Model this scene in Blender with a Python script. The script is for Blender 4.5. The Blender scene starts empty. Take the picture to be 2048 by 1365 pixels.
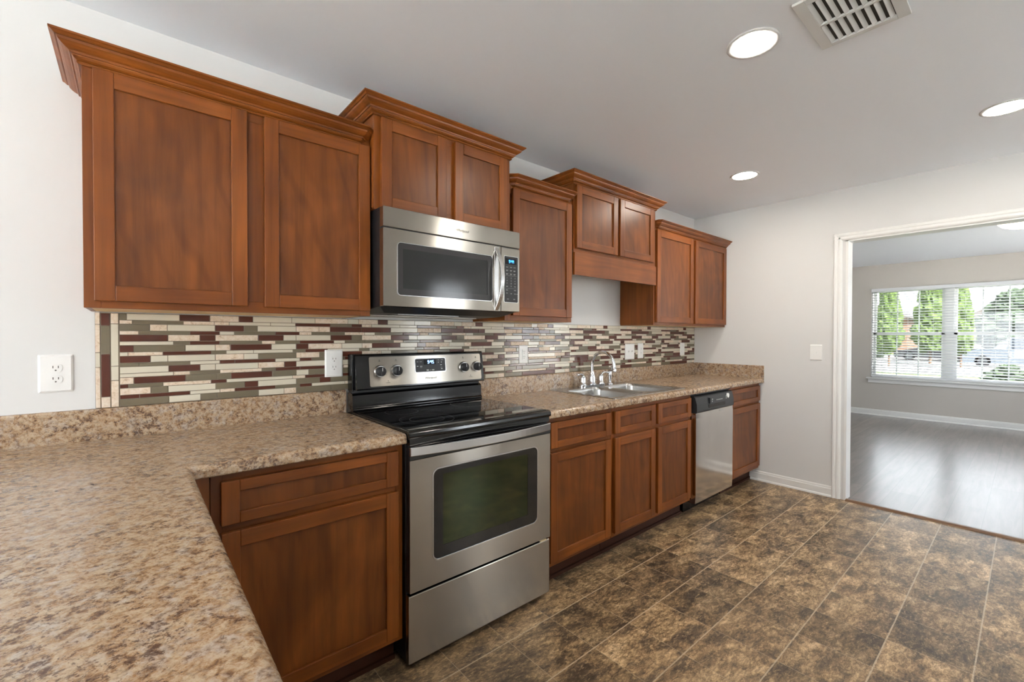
import bpy, bmesh, math, random
from mathutils import Vector, Matrix, noise
random.seed(7)
C = bpy.context.scene.collection
SC = bpy.context.scene
PI = math.pi

# ------------------------------------------------------------------ camera
YAW, PITCH, ROLL, FPX = 0.7082725, -0.0122865, 0.0018680, 888.1716
fw = Vector((math.sin(YAW)*math.cos(PITCH), math.cos(YAW)*math.cos(PITCH), math.sin(PITCH)))
rt = Vector((math.cos(YAW), -math.sin(YAW), 0)); up = rt.cross(fw)
rt2 = rt*math.cos(ROLL) + up*math.sin(ROLL); up2 = up*math.cos(ROLL) - rt*math.sin(ROLL)
cd = bpy.data.cameras.new('camera'); cam = bpy.data.objects.new('camera', cd); C.objects.link(cam)
cd.sensor_width = 36; cd.lens = FPX*36/2048; cd.clip_start = 0.05; cd.clip_end = 500
m = Matrix.Identity(4)
for i in range(3):
    m[i][0] = rt2[i]; m[i][1] = up2[i]; m[i][2] = -fw[i]
m[0][3], m[1][3], m[2][3] = 0.0, -2.18128, 1.28891
cam.matrix_world = m
SC.camera = cam

# ------------------------------------------------------------------ world, daylight, exposure
SKY = 4.2
w = bpy.data.worlds.new('sky'); SC.world = w; w.use_nodes = True
bg = w.node_tree.nodes['Background']; bg.inputs['Color'].default_value = (0.88, 0.945, 1.0, 1); bg.inputs['Strength'].default_value = SKY
SC.view_settings.view_transform = 'Standard'; SC.view_settings.look = 'None'
SC.view_settings.exposure = 1.64; SC.view_settings.gamma = 1.0
cy = SC.cycles
cy.use_denoising = True
cy.max_bounces = 9; cy.diffuse_bounces = 6; cy.glossy_bounces = 5; cy.transmission_bounces = 6; cy.transparent_max_bounces = 8
cy.sample_clamp_indirect = 6.0; cy.caustics_reflective = False; cy.caustics_refractive = False

sun = bpy.data.lights.new('sun', 'SUN'); sun.energy = 30.0; sun.angle = .02; sun.color = (1.0, .985, .965)
so = bpy.data.objects.new('sun', sun); C.objects.link(so)
so.rotation_euler = Vector((-.42, -.50, .78)).to_track_quat('Z', 'Y').to_euler()   # sun stands south-west, behind the camera

def portal(name, loc, rot, sx, sy):
    l = bpy.data.lights.new(name, 'AREA'); l.shape = 'RECTANGLE'; l.size = sx; l.size_y = sy
    l.cycles.is_portal = True
    o = bpy.data.objects.new(name, l); o.location = loc; o.rotation_euler = rot; C.objects.link(o)
# daylight openings: added unseen windows behind and beside the camera, visible living room window
portal('daylight_added_back', (-2.6, -4.60, 1.35), (PI/2, 0, 0), 1.2, 1.5)
portal('daylight_added_south', (3.82, -4.60, 1.5), (PI/2, 0, 0), .65, 1.2)
portal('daylight_added_side', (-4.20, -2.3, 1.35), (0, -PI/2, 0), 1.7, 3.0)
portal('daylight_living_window', (9.40, -1.39, 1.35), (0, PI/2, 0), 1.4, 1.8)
portal('daylight_added_living_side', (7.0, -4.60, 1.35), (PI/2, 0, 0), 2.6, 1.6)

# ------------------------------------------------------------------ material helpers
def lin(c):
    f = lambda v: (v/255/12.92) if v/255 <= .04045 else ((v/255+.055)/1.055)**2.4
    return (f(c[0]), f(c[1]), f(c[2]), 1)
MATS = {}
def mat(name, col=(200,200,200), rough=.5, metal=0., spec=.5, **k):
    if name in MATS: return MATS[name]
    m = bpy.data.materials.new(name); m.use_nodes = True; MATS[name] = m
    b = m.node_tree.nodes['Principled BSDF']
    b.inputs['Base Color'].default_value = lin(col); b.inputs['Roughness'].default_value = rough
    b.inputs['Metallic'].default_value = metal; b.inputs['Specular IOR Level'].default_value = spec
    if 'emit' in k:
        b.inputs['Emission Color'].default_value = lin(k.get('ecol', col)); b.inputs['Emission Strength'].default_value = k['emit']
    if 'coat' in k:
        b.inputs['Coat Weight'].default_value = k['coat']; b.inputs['Coat Roughness'].default_value = k.get('coatr', .1)
    if 'trans' in k: b.inputs['Transmission Weight'].default_value = k['trans']
    if 'aniso' in k: b.inputs['Anisotropic'].default_value = k['aniso']
    return m
class NT:
    def __init__(s, m): s.t = m.node_tree; s.b = s.t.nodes['Principled BSDF']
    def n(s, typ, **k):
        nd = s.t.nodes.new(typ)
        for a, v in k.items():
            if a == 'inp':
                for i, x in v.items():
                    nd.inputs[i].default_value = x
            else: setattr(nd, a, v)
        return nd
    def l(s, a, b): s.t.links.new(a, b)
    def math(s, op, a, b=None, c=None):
        nd = s.n('ShaderNodeMath', operation=op)
        for i, v in enumerate((a, b, c)):
            if v is None: continue
            if isinstance(v, (int, float)): nd.inputs[i].default_value = v
            else: s.l(v, nd.inputs[i])
        return nd.outputs[0]
    def pos(s, scale=(1,1,1), rnd=0, rot=(0,0,0)):
        g = s.n('ShaderNodeNewGeometry'); src = g.outputs['Position']
        if rnd:
            oi = s.n('ShaderNodeObjectInfo'); mu = s.math('MULTIPLY', oi.outputs['Random'], rnd)
            va = s.n('ShaderNodeVectorMath', operation='ADD'); s.l(src, va.inputs[0]); s.l(mu, va.inputs[1]); src = va.outputs[0]
        mp = s.n('ShaderNodeMapping'); mp.inputs['Scale'].default_value = scale; mp.inputs['Rotation'].default_value = rot
        s.l(src, mp.inputs['Vector']); return mp.outputs[0]
    def noise(s, vec, scale=1, detail=5, rough=.5, dist=0):
        nd = s.n('ShaderNodeTexNoise'); nd.inputs['Scale'].default_value = scale; nd.inputs['Detail'].default_value = detail
        nd.inputs['Roughness'].default_value = rough; nd.inputs['Distortion'].default_value = dist
        s.l(vec, nd.inputs['Vector']); return nd.outputs[0]
    def ramp(s, fac, stops):
        r = s.n('ShaderNodeValToRGB'); e = r.color_ramp.elements
        while len(e) < len(stops): e.new(.5)
        for i, (p, c) in enumerate(stops): e[i].position = p; e[i].color = lin(c) if len(c) == 3 else c
        s.l(fac, r.inputs[0]); return r.outputs[0]
    def mix(s, fac, a, b, mode='MIX'):
        nd = s.n('ShaderNodeMix', data_type='RGBA', blend_type=mode)
        for i, v in ((0, fac), (6, a), (7, b)):
            if isinstance(v, (int, float)): nd.inputs[i].default_value = v
            elif isinstance(v, tuple): nd.inputs[i].default_value = lin(v)
            else: s.l(v, nd.inputs[i])
        return nd.outputs[2]
    def bump(s, h, strength=.2, dist=.002):
        nd = s.n('ShaderNodeBump'); nd.inputs['Strength'].default_value = strength; nd.inputs['Distance'].default_value = dist
        s.l(h, nd.inputs['Height']); s.l(nd.outputs[0], s.b.inputs['Normal'])
    def col(s, c): s.l(c, s.b.inputs['Base Color'])

def wood(name, sc, dark, mid, light, rough=.36, swirl=0):
    m = mat(name, mid, rough, spec=.35); t = NT(m)
    p = t.pos((1,1,1), 13.)
    blot = t.noise(t.pos((1,1,.6), 13.), 3.2, 2, .5, .6 + swirl)
    g = t.noise(t.pos(sc, 7.), 1, 6, .62, .35)
    base = t.ramp(blot, [(.18, dark), (.50, mid), (.82, light)])
    gr = t.ramp(g, [(.30, (150,150,150)), (.5, (216,216,216)), (.7, (255,255,255))])
    c = t.mix(.6, base, gr, 'MULTIPLY')
    if swirl:
        wv = t.n('ShaderNodeTexWave', wave_type='RINGS', rings_direction='Y')
        wv.inputs['Scale'].default_value = 2.2; wv.inputs['Distortion'].default_value = 9; wv.inputs['Detail'].default_value = 3
        wv.inputs['Detail Scale'].default_value = 1.3
        t.l(t.pos((1.0, 1, .42), 9.), wv.inputs['Vector'])
        thin = t.ramp(wv.outputs[1], [(.0, (185,170,160)), (.12, (255,255,255)), (.9, (255,255,255)), (1., (225,215,205))])
        c = t.mix(.35, c, thin, 'MULTIPLY')
    t.col(c); t.bump(g, .06, .0006)
    return m
DK, MD, LT = (100,51,15), (128,69,22), (157,89,33)
WV = wood('stained_maple_vertical', (38,38,1.6), DK, MD, LT)
WH = wood('stained_maple_horizontal', (1.6,38,38), DK, MD, LT)
WP = wood('stained_maple_panel', (30,30,2.0), (91,48,16), (116,63,22), (142,81,33), .34, 1.0)
WB = mat('cabinet_underside_birch', (232,202,156), .6)
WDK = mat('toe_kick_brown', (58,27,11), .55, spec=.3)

def metal(name, col, rough, aniso=.75, tz=True, bsc=(1.2,1.2,900)):
    m = mat(name, col, rough, 1., aniso=aniso); t = NT(m)
    cx = t.n('ShaderNodeCombineXYZ'); cx.inputs[2 if tz else 0].default_value = 1
    t.l(cx.outputs[0], t.b.inputs['Tangent'])
    n1 = t.noise(t.pos(bsc), 1, 3, .6)
    r = t.n('ShaderNodeMapRange'); r.inputs[3].default_value = rough-.015; r.inputs[4].default_value = rough+.015
    t.l(n1, r.inputs[0]); t.l(r.outputs[0], t.b.inputs['Roughness'])
    sm = t.noise(t.pos((2.5,2.5,2.5)), 1, 4, .6)
    t.col(t.ramp(sm, [(.3, tuple(int(v*.93) for v in col)), (.65, col)]))
    return m
STEEL = metal('brushed_stainless', (172,166,157), .23, 1.0)
STEEL2 = metal('satin_stainless_handle', (205,205,205), .24, 0)
STEEL3 = metal('dishwasher_stainless', (232,230,227), .13, .0)
SINKM = metal('satin_sink_steel', (188,187,184), .24, 0)
CHROME = mat('chrome', (225,226,230), .06, 1.)
BLK = mat('black_enamel', (9,9,11), .12, spec=.6)
BLKM = mat('black_matte_metal', (20,20,23), .38)
DISP = mat('display_black', (8,10,14), .4, spec=.2)
DGREY = mat('charcoal_plastic', (40,41,43), .32, spec=.35)
BLK_GLASS = mat('black_ceramic_glass', (7,7,8), .035, spec=.9)
t = NT(BLK_GLASS); sp = t.noise(t.pos((1,1,1)), 420, 2, .5)
t.col(t.ramp(sp, [(.0, (6,6,7)), (.70, (7,7,8)), (.745, (70,68,64))]))
OVG = mat('oven_border_glass', (30,29,30), .10, spec=.6)
OVW = mat('oven_low_e_window', (46,54,30), .09, spec=.9)
t = NT(OVW); t.b.inputs['Metallic'].default_value = .85; t.b.inputs['Roughness'].default_value = .06
gx = t.n('ShaderNodeSeparateXYZ'); t.l(t.pos((1,1,1)), gx.inputs[0])
cl = t.noise(t.pos((5,5,5)), 1, 3, .6)
t.col(t.mix(cl, (80,76,56), (50,70,46)))
MWS = mat('microwave_screen', (44,44,44), .12, spec=.4)
WHT = mat('white_plastic', (232,232,230), .3)
SLOT = mat('socket_slot', (95,92,88), .6)
TRIM = mat('white_trim_paint', (226,226,224), .35)
WALL = mat('wall_paint', (212,212,211), .62); t = NT(WALL); t.bump(t.noise(t.pos((90,90,90)), 1, 3, .5), .05, .001)
WALL2 = mat('living_wall_paint', (194,189,182), .62)
CEIL = mat('ceiling_paint', (236,240,245), .7); t = NT(CEIL); t.bump(t.noise(t.pos((60,60,60)), 1, 3, .5), .06, .001)
LAMP = mat('lamp_diffuser', (255,250,240), .5, emit=60.0, ecol=(255,246,232))
LAMP2 = mat('dome_glass', (255,246,222), .4, emit=2.0, ecol=(255,240,205))
LRING = mat('lamp_trim_white', (206,205,204), .45)
BLUE = mat('blue_digits', (60,150,230), .4, emit=1.3, ecol=(60,160,255))
WDIG = mat('white_blue_digits', (150,190,240), .4, emit=1.2, ecol=(150,200,255))
PRINT = mat('pale_print', (170,170,168), .5)
INK = mat('dark_print', (38,37,36), .5)
GLASS = mat('window_glass', (255,255,255), .0)
t = NT(GLASS); tb_ = t.n('ShaderNodeBsdfTransparent'); gb_ = t.n('ShaderNodeBsdfGlossy'); gb_.inputs['Roughness'].default_value = .0
ms_ = t.n('ShaderNodeMixShader'); fr_ = t.n('ShaderNodeFresnel'); fr_.inputs[0].default_value = 1.35
t.l(fr_.outputs[0], ms_.inputs[0]); t.l(tb_.outputs[0], ms_.inputs[1]); t.l(gb_.outputs[0], ms_.inputs[2])
t.l(ms_.outputs[0], t.t.nodes['Material Output'].inputs[0])
GLASS2 = mat('dimming_window_glass', (255,255,255), .0)  # grey tint added to dim the bright view outside
t = NT(GLASS2); tb_ = t.n('ShaderNodeBsdfTransparent'); tb_.inputs[0].default_value = (.60,.60,.60,1); gb_ = t.n('ShaderNodeBsdfGlossy'); gb_.inputs['Roughness'].default_value = .0
ms_ = t.n('ShaderNodeMixShader'); ms_.inputs[0].default_value = .05
t.l(tb_.outputs[0], ms_.inputs[1]); t.l(gb_.outputs[0], ms_.inputs[2]); t.l(ms_.outputs[0], t.t.nodes['Material Output'].inputs[0])
BLIND = mat('white_blind_slat', (228,229,232), .45)
GROUT = mat('grout_grey_brown', (128,116,100), .8)
VENTM = mat('vent_white_metal', (205,205,202), .5)
DUCT = mat('duct_dark', (58,56,52), .8)

TO = mat('olive_glass_tile', (112,103,84), .15, spec=.45)
TW = mat('cream_glass_tile', (206,199,181), .15, spec=.45)
TB = mat('brown_glass_tile', (84,42,29), .14, spec=.45)
TT = mat('travertine_tile', (212,196,176), .5)
t = NT(TT); t.col(t.ramp(t.noise(t.pos((1,1,1)), 70, 6, .7, .6), [(.28, (150,118,92)), (.42, (208,188,164)), (.6, (220,206,190))]))

def laminate():
    m = mat('granite_look_laminate', (180,150,118), .25, spec=.5); t = NT(m)
    big = t.noise(t.pos((1,1,1)), 7, 3, .55, .6)
    a = t.noise(t.pos((1,1,1)), 46, 6, .68, .4)
    b = t.noise(t.pos((1,1,1), rot=(.4,.2,.9)), 95, 4, .7, .3)
    d = t.noise(t.pos((1,1,1), rot=(.9,.5,.2)), 150, 5, .72, .3)
    gp = t.noise(t.pos((1,1,1), rot=(.3,.8,.5)), 26, 5, .7, .5)
    c1 = t.ramp(a, [(.33, (92,68,54)), (.42, (134,103,78)), (.48, (168,132,94)), (.54, (182,160,136)), (.60, (200,180,152)), (.70, (172,132,90))])
    c2 = t.ramp(b, [(.36, (92,70,55)), (.46, (170,138,104)), (.56, (204,184,158)), (.66, (158,116,76))])
    c = t.mix(.42, c1, c2)
    gm = t.n('ShaderNodeMapRange'); gm.inputs[1].default_value = .50; gm.inputs[2].default_value = .62; gm.inputs[3].default_value = 0; gm.inputs[4].default_value = .6; t.l(gp, gm.inputs[0])
    c = t.mix(gm.outputs[0], c, t.ramp(b, [(.36, (112,98,90)), (.5, (172,160,150)), (.64, (206,198,188))]))
    thr = t.math('MULTIPLY_ADD', big, -.34, .572)
    dk = t.n('ShaderNodeMapRange', interpolation_type='SMOOTHSTEP'); dk.inputs[3].default_value = 1; dk.inputs[4].default_value = 0
    t.l(t.math('SUBTRACT', t.math('MULTIPLY_ADD', d, .6, t.math('MULTIPLY', a, .4)), thr), dk.inputs[0]); dk.inputs[1].default_value = .0; dk.inputs[2].default_value = .055
    c = t.mix(t.math('MULTIPLY', dk.outputs[0], .72), c, (72,52,46))
    hs = t.n('ShaderNodeHueSaturation'); hs.inputs['Value'].default_value = .86; t.l(c, hs.inputs['Color'])
    t.col(hs.outputs[0]); t.bump(b, .03, .0005)
    return m
LAM = laminate()

def floor_tile():
    m = mat('slate_look_vinyl', (105,85,60), .34, spec=.45); t = NT(m)
    g = t.n('ShaderNodeNewGeometry'); sx = t.n('ShaderNodeSeparateXYZ'); t.l(g.outputs['Position'], sx.inputs[0])
    u = t.math('DIVIDE', t.math('SUBTRACT', sx.outputs[0], 1.195), .2465)
    v = t.math('DIVIDE', t.math('ADD', sx.outputs[1], .766), .2575)
    fu, fv = t.math('FLOOR', u), t.math('FLOOR', v)
    ru, rv = t.math('FRACT', u), t.math('FRACT', v)
    cx = t.n('ShaderNodeCombineXYZ'); t.l(fu, cx.inputs[0]); t.l(fv, cx.inputs[1])
    wn = t.n('ShaderNodeTexWhiteNoise', noise_dimensions='3D'); t.l(cx.outputs[0], wn.inputs['Vector'])
    off = t.n('ShaderNodeVectorMath', operation='SCALE'); off.inputs[3].default_value = 37.; t.l(wn.outputs['Color'], off.inputs[0])
    ad = t.n('ShaderNodeVectorMath', operation='ADD'); t.l(g.outputs['Position'], ad.inputs[0]); t.l(off.outputs[0], ad.inputs[1])
    mp = t.n('ShaderNodeMapping'); mp.inputs['Scale'].default_value = (9, 20, 10); mp.inputs['Rotation'].default_value = (0,0,.75)
    t.l(ad.outputs[0], mp.inputs['Vector'])
    a = t.noise(mp.outputs[0], .62, 12, .68, .35)
    b = t.noise(mp.outputs[0], 4.2, 10, .80, .6)
    c = t.ramp(a, [(.30, (70,58,48)), (.43, (98,81,60)), (.50, (128,104,72)), (.57, (152,127,90)), (.70, (188,163,126))])
    c2 = t.ramp(b, [(.37, (70,60,52)), (.47, (172,162,148)), (.53, (214,206,194)), (.60, (255,252,244))])
    c = t.mix(.8, c, c2, 'MULTIPLY')
    tone = t.n('ShaderNodeHueSaturation'); tone.inputs['Saturation'].default_value = .88; t.l(c, tone.inputs['Color'])
    mr = t.n('ShaderNodeMapRange'); mr.inputs[3].default_value = 1.15; mr.inputs[4].default_value = 2.15; t.l(wn.outputs['Value'], mr.inputs[0]); t.l(mr.outputs[0], tone.inputs['Value'])
    c = tone.outputs[0]
    # pale joint lines
    ev = t.math('MINIMUM', rv, t.math('SUBTRACT', 1, rv)); eu = t.math('MINIMUM', ru, t.math('SUBTRACT', 1, ru))
    jv = t.math('LESS_THAN', ev, .0100); ju = t.math('MULTIPLY', t.math('LESS_THAN', eu, .0065), .55)
    j = t.math('MAXIMUM', jv, ju)
    c = t.mix(t.math('MULTIPLY', j, .85), c, (186,168,142))
    fk = t.n('ShaderNodeMapRange'); fk.inputs[1].default_value = .555; fk.inputs[2].default_value = .63; fk.inputs[3].default_value = 0; fk.inputs[4].default_value = .6; t.l(b, fk.inputs[0])
    c = t.mix(fk.outputs[0], c, (196,168,124))
    vn = t.math('ABSOLUTE', t.math('SUBTRACT', t.noise(mp.outputs[0], 1.3, 9, .62, .4), .5))
    c = t.mix(.55, c, t.ramp(vn, [(.0, (96,84,74)), (.022, (255,255,255))]), 'MULTIPLY')
    t.col(c)
    h = t.math('SUBTRACT', t.math('MULTIPLY', b, .6), t.math('MULTIPLY', j, .8))
    t.bump(h, .35, .0015)
    return m
FLOOR = floor_tile()
def planks():
    m = mat('grey_brown_planks', (105,96,92), .36, spec=.5, coat=1.0, coatr=.24); t = NT(m)
    br = t.n('ShaderNodeTexBrick'); br.offset = .37
    br.inputs['Scale'].default_value = 1; br.inputs['Brick Width'].default_value = 1.2; br.inputs['Row Height'].default_value = .18
    br.inputs['Mortar Size'].default_value = .0015
    br.inputs['Color1'].default_value = lin((92,80,76)); br.inputs['Color2'].default_value = lin((116,103,98)); br.inputs['Mortar'].default_value = lin((60,50,46))
    t.l(t.pos(), br.inputs['Vector'])
    a = t.noise(t.pos((1.2,14,1)), 1.5, 8, .65, .4)
    t.col(t.mix(.7, br.outputs[0], t.ramp(a, [(.3, (130,125,122)), (.6, (255,255,255))]), 'MULTIPLY'))
    t.bump(a, .1, .001)
    return m
PLANK = planks()

# ------------------------------------------------------------------ object helpers
def wpos(o):
    p = Vector((0,0,0))
    while o is not None: p += o.location; o = o.parent
    return p
def thing(name, label, cat, loc, group=None):
    o = bpy.data.objects.new(name, None); o.empty_display_size = .1; C.objects.link(o); o.location = loc
    o['label'] = label; o['category'] = cat
    if group: o['group'] = group
    return o
def tag(o, label, cat, group=None, kind=None):
    o['label'] = label; o['category'] = cat
    if group: o['group'] = group
    if kind: o['kind'] = kind
    return o
def struct(o, label=None):
    o['kind'] = 'structure'
    if label: o['label'] = label
    return o
class MB:
    def __init__(s): s.v = []; s.f = []; s.mi = []; s.sm = []; s.mats = []
    def mid(s, m):
        if m not in s.mats: s.mats.append(m)
        return s.mats.index(m)
    def poly(s, pts, faces, m, smooth=False):
        b = len(s.v); s.v += [tuple(p) for p in pts]; k = s.mid(m)
        for f in faces: s.f.append([b+i for i in f]); s.mi.append(k); s.sm.append(smooth)
        return s
    def box(s, x0, x1, y0, y1, z0, z1, m):
        x0,x1 = min(x0,x1),max(x0,x1); y0,y1 = min(y0,y1),max(y0,y1); z0,z1 = min(z0,z1),max(z0,z1)
        P = [(x0,y0,z0),(x1,y0,z0),(x1,y1,z0),(x0,y1,z0),(x0,y0,z1),(x1,y0,z1),(x1,y1,z1),(x0,y1,z1)]
        return s.poly(P, [(0,3,2,1),(4,5,6,7),(0,1,5,4),(1,2,6,5),(2,3,7,6),(3,0,4,7)], m)
    def prism(s, prof, a0, a1, axis, m, smooth=False, caps=True):
        """closed profile of (p,q) pairs extruded along an axis"""
        def P(p, q, a):
            return (a,p,q) if axis == 'x' else ((p,a,q) if axis == 'y' else (p,q,a))
        n = len(prof); pts = [P(p,q,a0) for p,q in prof] + [P(p,q,a1) for p,q in prof]
        area = sum(prof[i][0]*prof[(i+1)%n][1]-prof[(i+1)%n][0]*prof[i][1] for i in range(n))
        rev = (area < 0) ^ (axis == 'y')
        F = []
        for i in range(n):
            j = (i+1) % n; f = (i, j, n+j, n+i); F.append(f[::-1] if rev else f)
        s.poly(pts, F, m, smooth)
        if caps:
            c0 = list(range(n))[::-1]; c1 = list(range(n, 2*n))
            if rev: c0, c1 = c0[::-1], c1[::-1]
            s.poly(pts, [c0, c1], m)
        return s
    def tube(s, path, r, m, seg=12, caps=True, flat=None):
        """round tube along points; r is a number or list; flat=(a,b) scales the section"""
        path = [Vector(p) for p in path]; n = len(path)
        rs = r if isinstance(r, (list, tuple)) else [r]*n
        pts = []; prev = None
        for i, p in enumerate(path):
            tg = (path[min(i+1,n-1)] - path[max(i-1,0)]).normalized()
            if prev is None:
                a = Vector((0,0,1)) if abs(tg.z) < .9 else Vector((1,0,0))
                u = tg.cross(a).normalized()
            else: u = (prev - tg*prev.dot(tg)).normalized()
            prev = u; v = tg.cross(u)
            for k in range(seg):
                an = 2*PI*k/seg; pts.append(p + (u*math.cos(an) + v*math.sin(an))*rs[i])
        F = []
        for i in range(n-1):
            for k in range(seg):
                k2 = (k+1) % seg; F.append((i*seg+k, i*seg+k2, (i+1)*seg+k2, (i+1)*seg+k))
        s.poly(pts, F, m, True)
        if caps: s.poly(pts, [list(range(seg))[::-1], list(range((n-1)*seg, n*seg))], m)
        return s
    def lathe(s, c, prof, m, axis='z', seg=32, smooth=True):
        """prof: (radius, along-axis offset) pairs"""
        c = Vector(c); pts = []
        for r, h in prof:
            for k in range(seg):
                a = 2*PI*k/seg; x, y = r*math.cos(a), r*math.sin(a)
                d = (x,y,h) if axis == 'z' else ((x,h,y) if axis == 'y' else (h,x,y))
                pts.append(c + Vector(d))
        F = []; n = len(prof)
        for i in range(n-1):
            for k in range(seg):
                k2 = (k+1) % seg; f = (i*seg+k, i*seg+k2, (i+1)*seg+k2, (i+1)*seg+k)
                F.append(f)
        s.poly(pts, F, m, smooth)
        if prof[0][0] > 1e-5: s.poly(pts, [list(range(seg))[::-1]], m)
        if prof[-1][0] > 1e-5: s.poly(pts, [list(range((n-1)*seg, n*seg))], m)
        return s
    def strip(s, path, prof, m, smooth=False):
        """rectangular-section sweep for bowed bars: prof is list of offset vectors"""
        n = len(prof); pts = [Vector(p)+Vector(q) for p in path for q in prof]; F = []
        for i in range(len(path)-1):
            for k in range(n):
                k2 = (k+1) % n; F.append((i*n+k, i*n+k2, (i+1)*n+k2, (i+1)*n+k))
        F.append(tuple(range(n))[::-1]); F.append(tuple(range((len(path)-1)*n, len(path)*n)))
        return s.poly(pts, F, m, smooth)
    def build(s, name, parent=None, bevel=0, seg=2, loc=None, fix=True, ang=.6):
        me = bpy.data.meshes.new(name); o = bpy.data.objects.new(name, me)
        org = Vector(loc) if loc is not None else Vector((0,0,0))
        if parent is not None: base = wpos(parent); o.parent = parent; o.location = org - base if loc is not None else (0,0,0); ref = org if loc is not None else base
        else: o.location = org; ref = org
        me.from_pydata([tuple(Vector(v)-ref) for v in s.v], [], s.f)
        for mm in s.mats: me.materials.append(mm)
        for p, k, sm in zip(me.polygons, s.mi, s.sm): p.material_index = k; p.use_smooth = sm
        if fix:
            bm = bmesh.new(); bm.from_mesh(me); bmesh.ops.remove_doubles(bm, verts=bm.verts, dist=1e-6) if fix == 'weld' else None
            bmesh.ops.recalc_face_normals(bm, faces=bm.faces); bm.to_mesh(me); bm.free()
        me.update(); C.objects.link(o)
        if bevel:
            md = o.modifiers.new('edge', 'BEVEL'); md.width = bevel; md.segments = seg; md.limit_method = 'ANGLE'; md.angle_limit = ang
        return o
def Bx(name, parent, x0,x1,y0,y1,z0,z1, m, bevel=0, **k):
    return MB().box(x0,x1,y0,y1,z0,z1,m).build(name, parent, bevel, **k)
def text(s, size, m, at, shear=0., ext=.0004, cx=True, sx=1., axis='-y', mb=None):
    """writing lying on a face that looks towards -y (or -x)"""
    cu = bpy.data.curves.new('t', 'FONT'); cu.body = s; cu.size = size; cu.shear = shear; cu.extrude = ext
    cu.align_x = 'CENTER' if cx else 'LEFT'; cu.align_y = 'CENTER'
    o = bpy.data.objects.new('t', cu); C.objects.link(o)
    dg = bpy.context.evaluated_depsgraph_get(); me = bpy.data.meshes.new_from_object(o.evaluated_get(dg))
    pts = []
    for v in me.vertices:
        x, y, z = v.co; pts.append((at[0]+x*sx, at[1]-z, at[2]+y))
    F = [list(p.vertices) for p in me.polygons]
    bpy.data.objects.remove(o); bpy.data.curves.remove(cu); bpy.data.meshes.remove(me)
    mb = mb or MB(); mb.poly(pts, F, m); return mb
SEG = {'0':'abcdef','1':'bc','2':'abged','3':'abgcd','4':'fgbc','5':'afgcd','6':'afgedc','9':'abfgcd','7':'abc','8':'abcdefg'}
def digits(mb, s, x, y, z, h, m):
    w_ = h*.5; t_ = h*.13
    for ch in s:
        if ch == ':':
            for zz in (.3, .62): mb.box(x, x+t_, y, y-.0006, z+h*zz, z+h*zz+t_, m)
            x += t_*2.2; continue
        B = {'a':(0,w_,h-t_,h),'g':(0,w_,h/2-t_/2,h/2+t_/2),'d':(0,w_,0,t_),'f':(0,t_,h/2,h),'b':(w_-t_,w_,h/2,h),'e':(0,t_,0,h/2),'c':(w_-t_,w_,0,h/2)}
        for k in SEG[ch]:
            a = B[k]; mb.box(x+a[0], x+a[1], y, y-.0006, z+a[2], z+a[3], m)
        x += w_*1.4
    return mb
def rrect(x0, x1, z0, z1, r, n=6):
    P = []
    for cx_, cz_, a0 in ((x1-r,z1-r,0),(x0+r,z1-r,PI/2),(x0+r,z0+r,PI),(x1-r,z0+r,1.5*PI)):
        for k in range(n+1):
            a = a0 + PI/2*k/n; P.append((cx_+r*math.cos(a), cz_+r*math.sin(a)))
    return P
def plate_y(mb, P, y0, y1, m):   # rounded plate standing in the xz plane, between y0 (front) and y1
    return mb.prism(P, y0, y1, 'y', m)
def ring_y(mb, Po, Pi, y0, y1, m):   # frame between two loops with the same point count
    n = len(Po); pts = [(p,y0,q) for p,q in Po]+[(p,y0,q) for p,q in Pi]+[(p,y1,q) for p,q in Po]+[(p,y1,q) for p,q in Pi]; F = []
    for i in range(n):
        j = (i+1) % n
        F += [(i,j,n+j,n+i),(2*n+j,2*n+i,3*n+i,3*n+j),(i,2*n+i,2*n+j,j),(n+j,3*n+j,3*n+i,n+i)]
    return mb.poly(pts, F, m)

# ------------------------------------------------------------------ room shell
L, CH = 4.249, 2.445
YB, XL = -4.62, -4.22
X2, X3 = 4.369, 9.228
Y2 = 1.0
def wall(name, boxes, m):
    mb = MB()
    for b in boxes: mb.box(*b, m)
    return struct(mb.build(name))
wall('wall_north', [(XL-.1, X2, 0, .12, 0, CH)], WALL)
struct(MB().box(-.60, L+.0005, -2.95, .0, -.06, 0, FLOOR).build('floor'))
BOUNCE_CARPET = mat('bounce_carpet', (224,222,218), .95)  # unseen pale floor added to bounce light up to the ceiling
struct(MB().box(XL-.1, -.60, YB-.1, 0, -.06, .0, BOUNCE_CARPET).box(-.60, L+.0005, YB-.1, -2.95, -.06, .0, BOUNCE_CARPET).build('floor'))
struct(MB().box(L+.0005, X3+.2, YB-.1, Y2+.1, -.06, 0, PLANK).build('floor'))
struct(MB().box(XL-.1, X3+.2, YB-.1, Y2+.1, CH, CH+.12, CEIL).build('ceiling'))
DY0, DY1, DZ = -1.235, -3.05, 2.045     # cased opening in the end wall
mb = MB()
for b in [(DY0, 0, 0, CH), (DY1, DY0, DZ, CH), (YB, DY1, 0, CH)]: mb.box(L, X2-.01, b[0], b[1], b[2], b[3], WALL)
for b in [(DY0, Y2, 0, CH), (DY1, DY0, DZ, CH), (YB, DY1, 0, CH)]: mb.box(X2-.01, X2, b[0], b[1], b[2], b[3], WALL2)
struct(mb.build('wall_east'))
# west wall with a wide window added for daylight
wall('wall_west', [(XL-.1, XL, YB, 0, 0, .5), (XL-.1, XL, YB, 0, 2.2, CH), (XL-.1, XL, -.8, 0, .5, 2.2), (XL-.1, XL, YB, -3.8, .5, 2.2)], WALL)
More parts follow.
